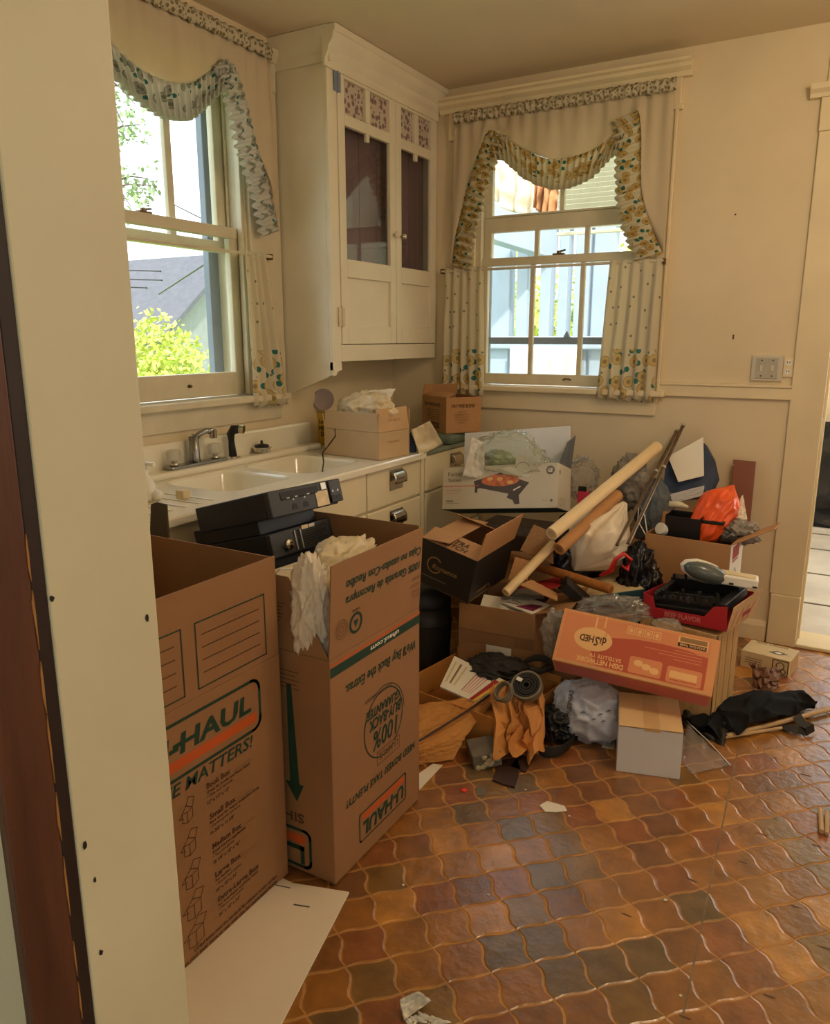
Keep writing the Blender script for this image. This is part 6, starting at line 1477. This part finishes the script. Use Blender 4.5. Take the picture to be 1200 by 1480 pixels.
MB().tube([(math.cos(a) * (.03 + .006 * math.sin(a * .7)), math.sin(a) * (.034 + .006 * math.cos(a * .9)), .006 * math.sin(a * .37) + .002 * a * .3) for a in [k * .4 for k in range(80)]], .0042, 6).build('coil', M['cord'], cc)
# kraft paper bag, flattened, on the left
kb_ = thing('kraft_bag', 'flat orange brown paper bag with a dark fold beside the box', 'bag', P(655, 1050, z=.06))
o = Vector(kb_.location)
up_ = [P(608, 1060, z=.10), P(612, 1015, z=.13), P(636, 1000, z=.14), P(720, 1005, z=.16), P(735, 985, z=.17), P(712, 1040, z=.10), P(665, 1068, z=.075), P(608, 1092, z=.065)]
lowr = [P(608, 1062, z=.10), P(735, 988, z=.165), P(716, 1034, z=.09), P(668, 1082, z=.02), P(655, 1098, z=.006), P(608, 1104, z=.006)]
pts = [P(604, 1016, z=.12), P(690, 1006, z=.135), P(706, 1008, z=.14), P(604, 1072, z=.10)]
sheet([p - o for p in pts], amp=.012, seed=3, bow=.01).build('back_panel', M['kraft'], kb_, smooth=False, solid=.002)
pts = [P(604, 1073, z=.10), P(736, 986, z=.165), P(672, 1066, z=.06), P(604, 1086, z=.07)]
sheet([p - o for p in pts], amp=.008, seed=6, bow=.012).build('front_panel', M['kraft'], kb_, smooth=False, solid=.002)
pts = [P(604, 1086, z=.07), P(674, 1064, z=.062), P(656, 1098, z=.006), P(604, 1106, z=.005)]
sheet([p - o for p in pts], amp=.005, seed=8).build('bottom_panel', M['kraft'], kb_, smooth=False, solid=.002)
MB().tube([P(606, 1071, z=.102) - o, P(672, 1030, z=.138) - o, P(737, 984, z=.172) - o], .004, 6).build('fold_edge', M['darkscrap'], kb_)
# crumpled kraft paper
kp = MB(); q = P(742, 1052, z=.05)
def crum(u, v):
    p = P(705 + 75 * u + 10 * v * (1 - u), 1012 + 92 * v, z=.14 * (1 - v) + .015)
    return p + Vector((.03 * noise.noise(Vector((u * 4, v * 3, 1))), .075 * (1 - 2 * abs(noise.noise(Vector((u * 4.5, v * 1.6, 7))))) - .02, .045 * (1 - 2 * abs(noise.noise(Vector((u * 4.5 + 9, v * 1.5, 3)))))))
kp.grid(crum, 26, 22)
tag(kp.build('kraft_paper', M['kraft2'], None, smooth=False, solid=.0015), 'crumpled orange brown kraft paper in the middle of the floor pile', 'paper')
c = [P(772, 1008, z=.07), P(806, 994, z=.07), P(798, 1012, z=.05), P(778, 1020, z=.05)]; tag(sheet(c, amp=.01, seed=8).build('torn_card', M['card'], None, solid=.003), 'torn brown cardboard piece right of the coiled belt', 'cardboard')
# grey slab with pebbly pale face
q = P(700, 1108, z=0); gs = thing('composite_block', 'grey block with pale pebbly end under the kraft bag', 'block', (q.x, q.y + .02, .001), (0, -8, 38)); bx('body', (-.05, -.03, 0, .05, .09, .055), M['brick_scrap'], gs, .004)
random.seed(2)
pb = MB()
for k in range(16): pb.blob((-.04 + .08 * random.random(), -.032, .008 + .04 * random.random()), (.011, .008, .009), k, .3, 1.5, 1)
pb.build('pebble_face', M['pebble'], gs)
# dark vinyl scraps on the floor
for (pts, lab) in [([(712, 1128), (722, 1100), (748, 1096), (752, 1112), (744, 1138), (728, 1134)], 'dark brown vinyl scrap lying in front of the kraft paper'), ([(738, 1108), (752, 1092), (772, 1096), (760, 1116)], 'smaller dark scrap tucked under the kraft paper')]:
    w_ = [P(*p, z=.004) for p in pts]; c = sum(w_, Vector()) / len(w_)
    tag(MB().prism([(q.x, q.y) for q in w_], (0, 0, .001), (1, 0, 0), (0, 1, 0), (0, 0, .005)).build('vinyl_scrap', M['darkscrap']), lab, 'scrap')
# dark webbing strap loop at right
mb = MB(); path = [P(775, 1085, z=.02), P(800, 1092, z=.022), P(825, 1078, z=.025), P(835, 1055, z=.03), P(818, 1035, z=.05), P(800, 1040, z=.06), P(790, 1062, z=.05), P(800, 1078, z=.05)]
vs = []
for p in path: vs += [p + Vector((0, 0, -.02)), p + Vector((.004, .006, .026))]
mb.add(vs, [(2 * i, 2 * i + 2, 2 * i + 3, 2 * i + 1) for i in range(len(path) - 1)])
tag(mb.build('strap_belt', M['belt'], None, smooth=True, solid=.005, sub=2), 'dark webbing strap looped on the floor left of the shopping bag', 'belt')
tag(MB().blob(P(805, 1045, z=.05), (.08, .07, .06), 121, .4, 1.8, 5, zmin=.003).build('dark_cloth', M['blackcard'], None, smooth=True), 'black cloth heap between kraft paper and shopping bag', 'cloth')
q = [P(818, 1010, z=.08), P(850, 990, z=.1), P(846, 1000, z=.12), P(812, 1048, z=.04)]
tag(sheet(q, amp=.01, seed=11).build('black_strap', M['belt'], None, solid=.006), 'black strap running up under the satellite kit box', 'belt')
# scraps on the floor
def flat(px, label, name, m, z=.002, th=.002, curl=0):
    w_ = [P(*p, z=z) for p in px]; return tag(MB().prism([(q.x, q.y) for q in w_], (0, 0, z - .001), (1, 0, 0), (0, 1, 0), (0, 0, th)).build(name, m), label, name.split('_')[-1])
flat([(606, 1142), (640, 1106), (626, 1104), (606, 1118)], 'white paper sticking out beside the printed moving box', 'paper_sheet', M['paper'])
flat([(780, 1164), (791, 1158), (806, 1162), (816, 1165), (820, 1172), (804, 1174), (788, 1173)], 'torn white paper scrap alone on the tiles', 'paper_scrap', M['paper'])
ts = thing('tissue', 'crumpled white tissue at the bottom of the floor', 'tissue', P(605, 1462, z=0))
o = Vector(ts.location)
pts = [P(578, 1445, z=.03), P(606, 1432, z=.035), P(624, 1446, z=.02), P(584, 1475, z=.004)]; sheet([p - o for p in pts], amp=.012, seed=1, bow=.015).build('fold', M['paper'], ts, smooth=True, solid=.0015)
pts = [P(584, 1472, z=.006), P(608, 1462, z=.02), P(652, 1476, z=.006), P(600, 1500, z=.002)]; sheet([p - o for p in pts], amp=.012, seed=5, bow=.012).build('fold', M['paper'], ts, smooth=True, solid=.0015)
q = P(671, 1143, z=0); tag(MB().lathe([(.009, 0), (.01, .002), (.008, .005), (0, .006)], (q.x, q.y, .0005), 14).build('red_token', mat('red_token', (255, 60, 50), .4)), 'small bright red disc on the floor by the moving box', 'disc')
flat([(687, 1140), (692, 1136), (704, 1140), (700, 1150), (690, 1150)], 'small grey flat scrap next to the red disc', 'grey_scrap', M['brick_scrap'])
q0, q1 = P(1186, 1170, z=.01), P(1188, 1202, z=.01); tag(MB().tube([q0, q1], .0075, 10).tube([q0 + Vector((.018, 0, 0)), q1 + Vector((.014, -.004, 0))], .006, 8).build('paper_tube', M['palewood']), 'pair of short pale sticks on the floor at right edge', 'stick')
for (px, py, s, lab) in [(962, 1302, .006, 'white crumb near the middle right of the tiles'), (583, 1280, .004, 'pale crumb beside the white board corner'), (706, 1294, .004, 'small pale crumb left of centre on the tiles'), (823, 1180, .004, 'tiny white crumb below the torn paper scrap'), (760, 1142, .004, 'pale crumb below the dark vinyl scrap'), (984, 1440, .004, 'pale crumb low on the right tiles')]:
    q = P(px, py, z=0); tag(MB().blob((q.x, q.y, s * .5), (s, s * .8, s * .6), int(px), .3, 1.5, 2).build('crumb', M['paper']), lab, 'crumb')
# black sheeting in the next room
def bsh(u, v):
    return Vector((-.45 + 2.2 * u, 6.52 + .05 * noise.noise(Vector((u * 8, v * 5, 2))) + .03 * (1 - 2 * abs(noise.noise(Vector((u * 10, v * 6, 5))))), .015 + .80 * v + .02 * math.sin(u * 9) * v))
tag(MB().grid(bsh, 60, 24).build('black_sheeting', M['bag_black'], None, smooth=True, solid=.004), 'wrinkled black plastic sheeting against the far wall of next room', 'sheeting')
ln = P(1186, 760, y=6.4); tag(MB().box(-.45, 6.38, .0, 1.4, 6.44, .04).build('floor_bar', M['greyfloor'], None, bevel=.006), 'pale bar on the floor in front of the black sheeting', 'bar')
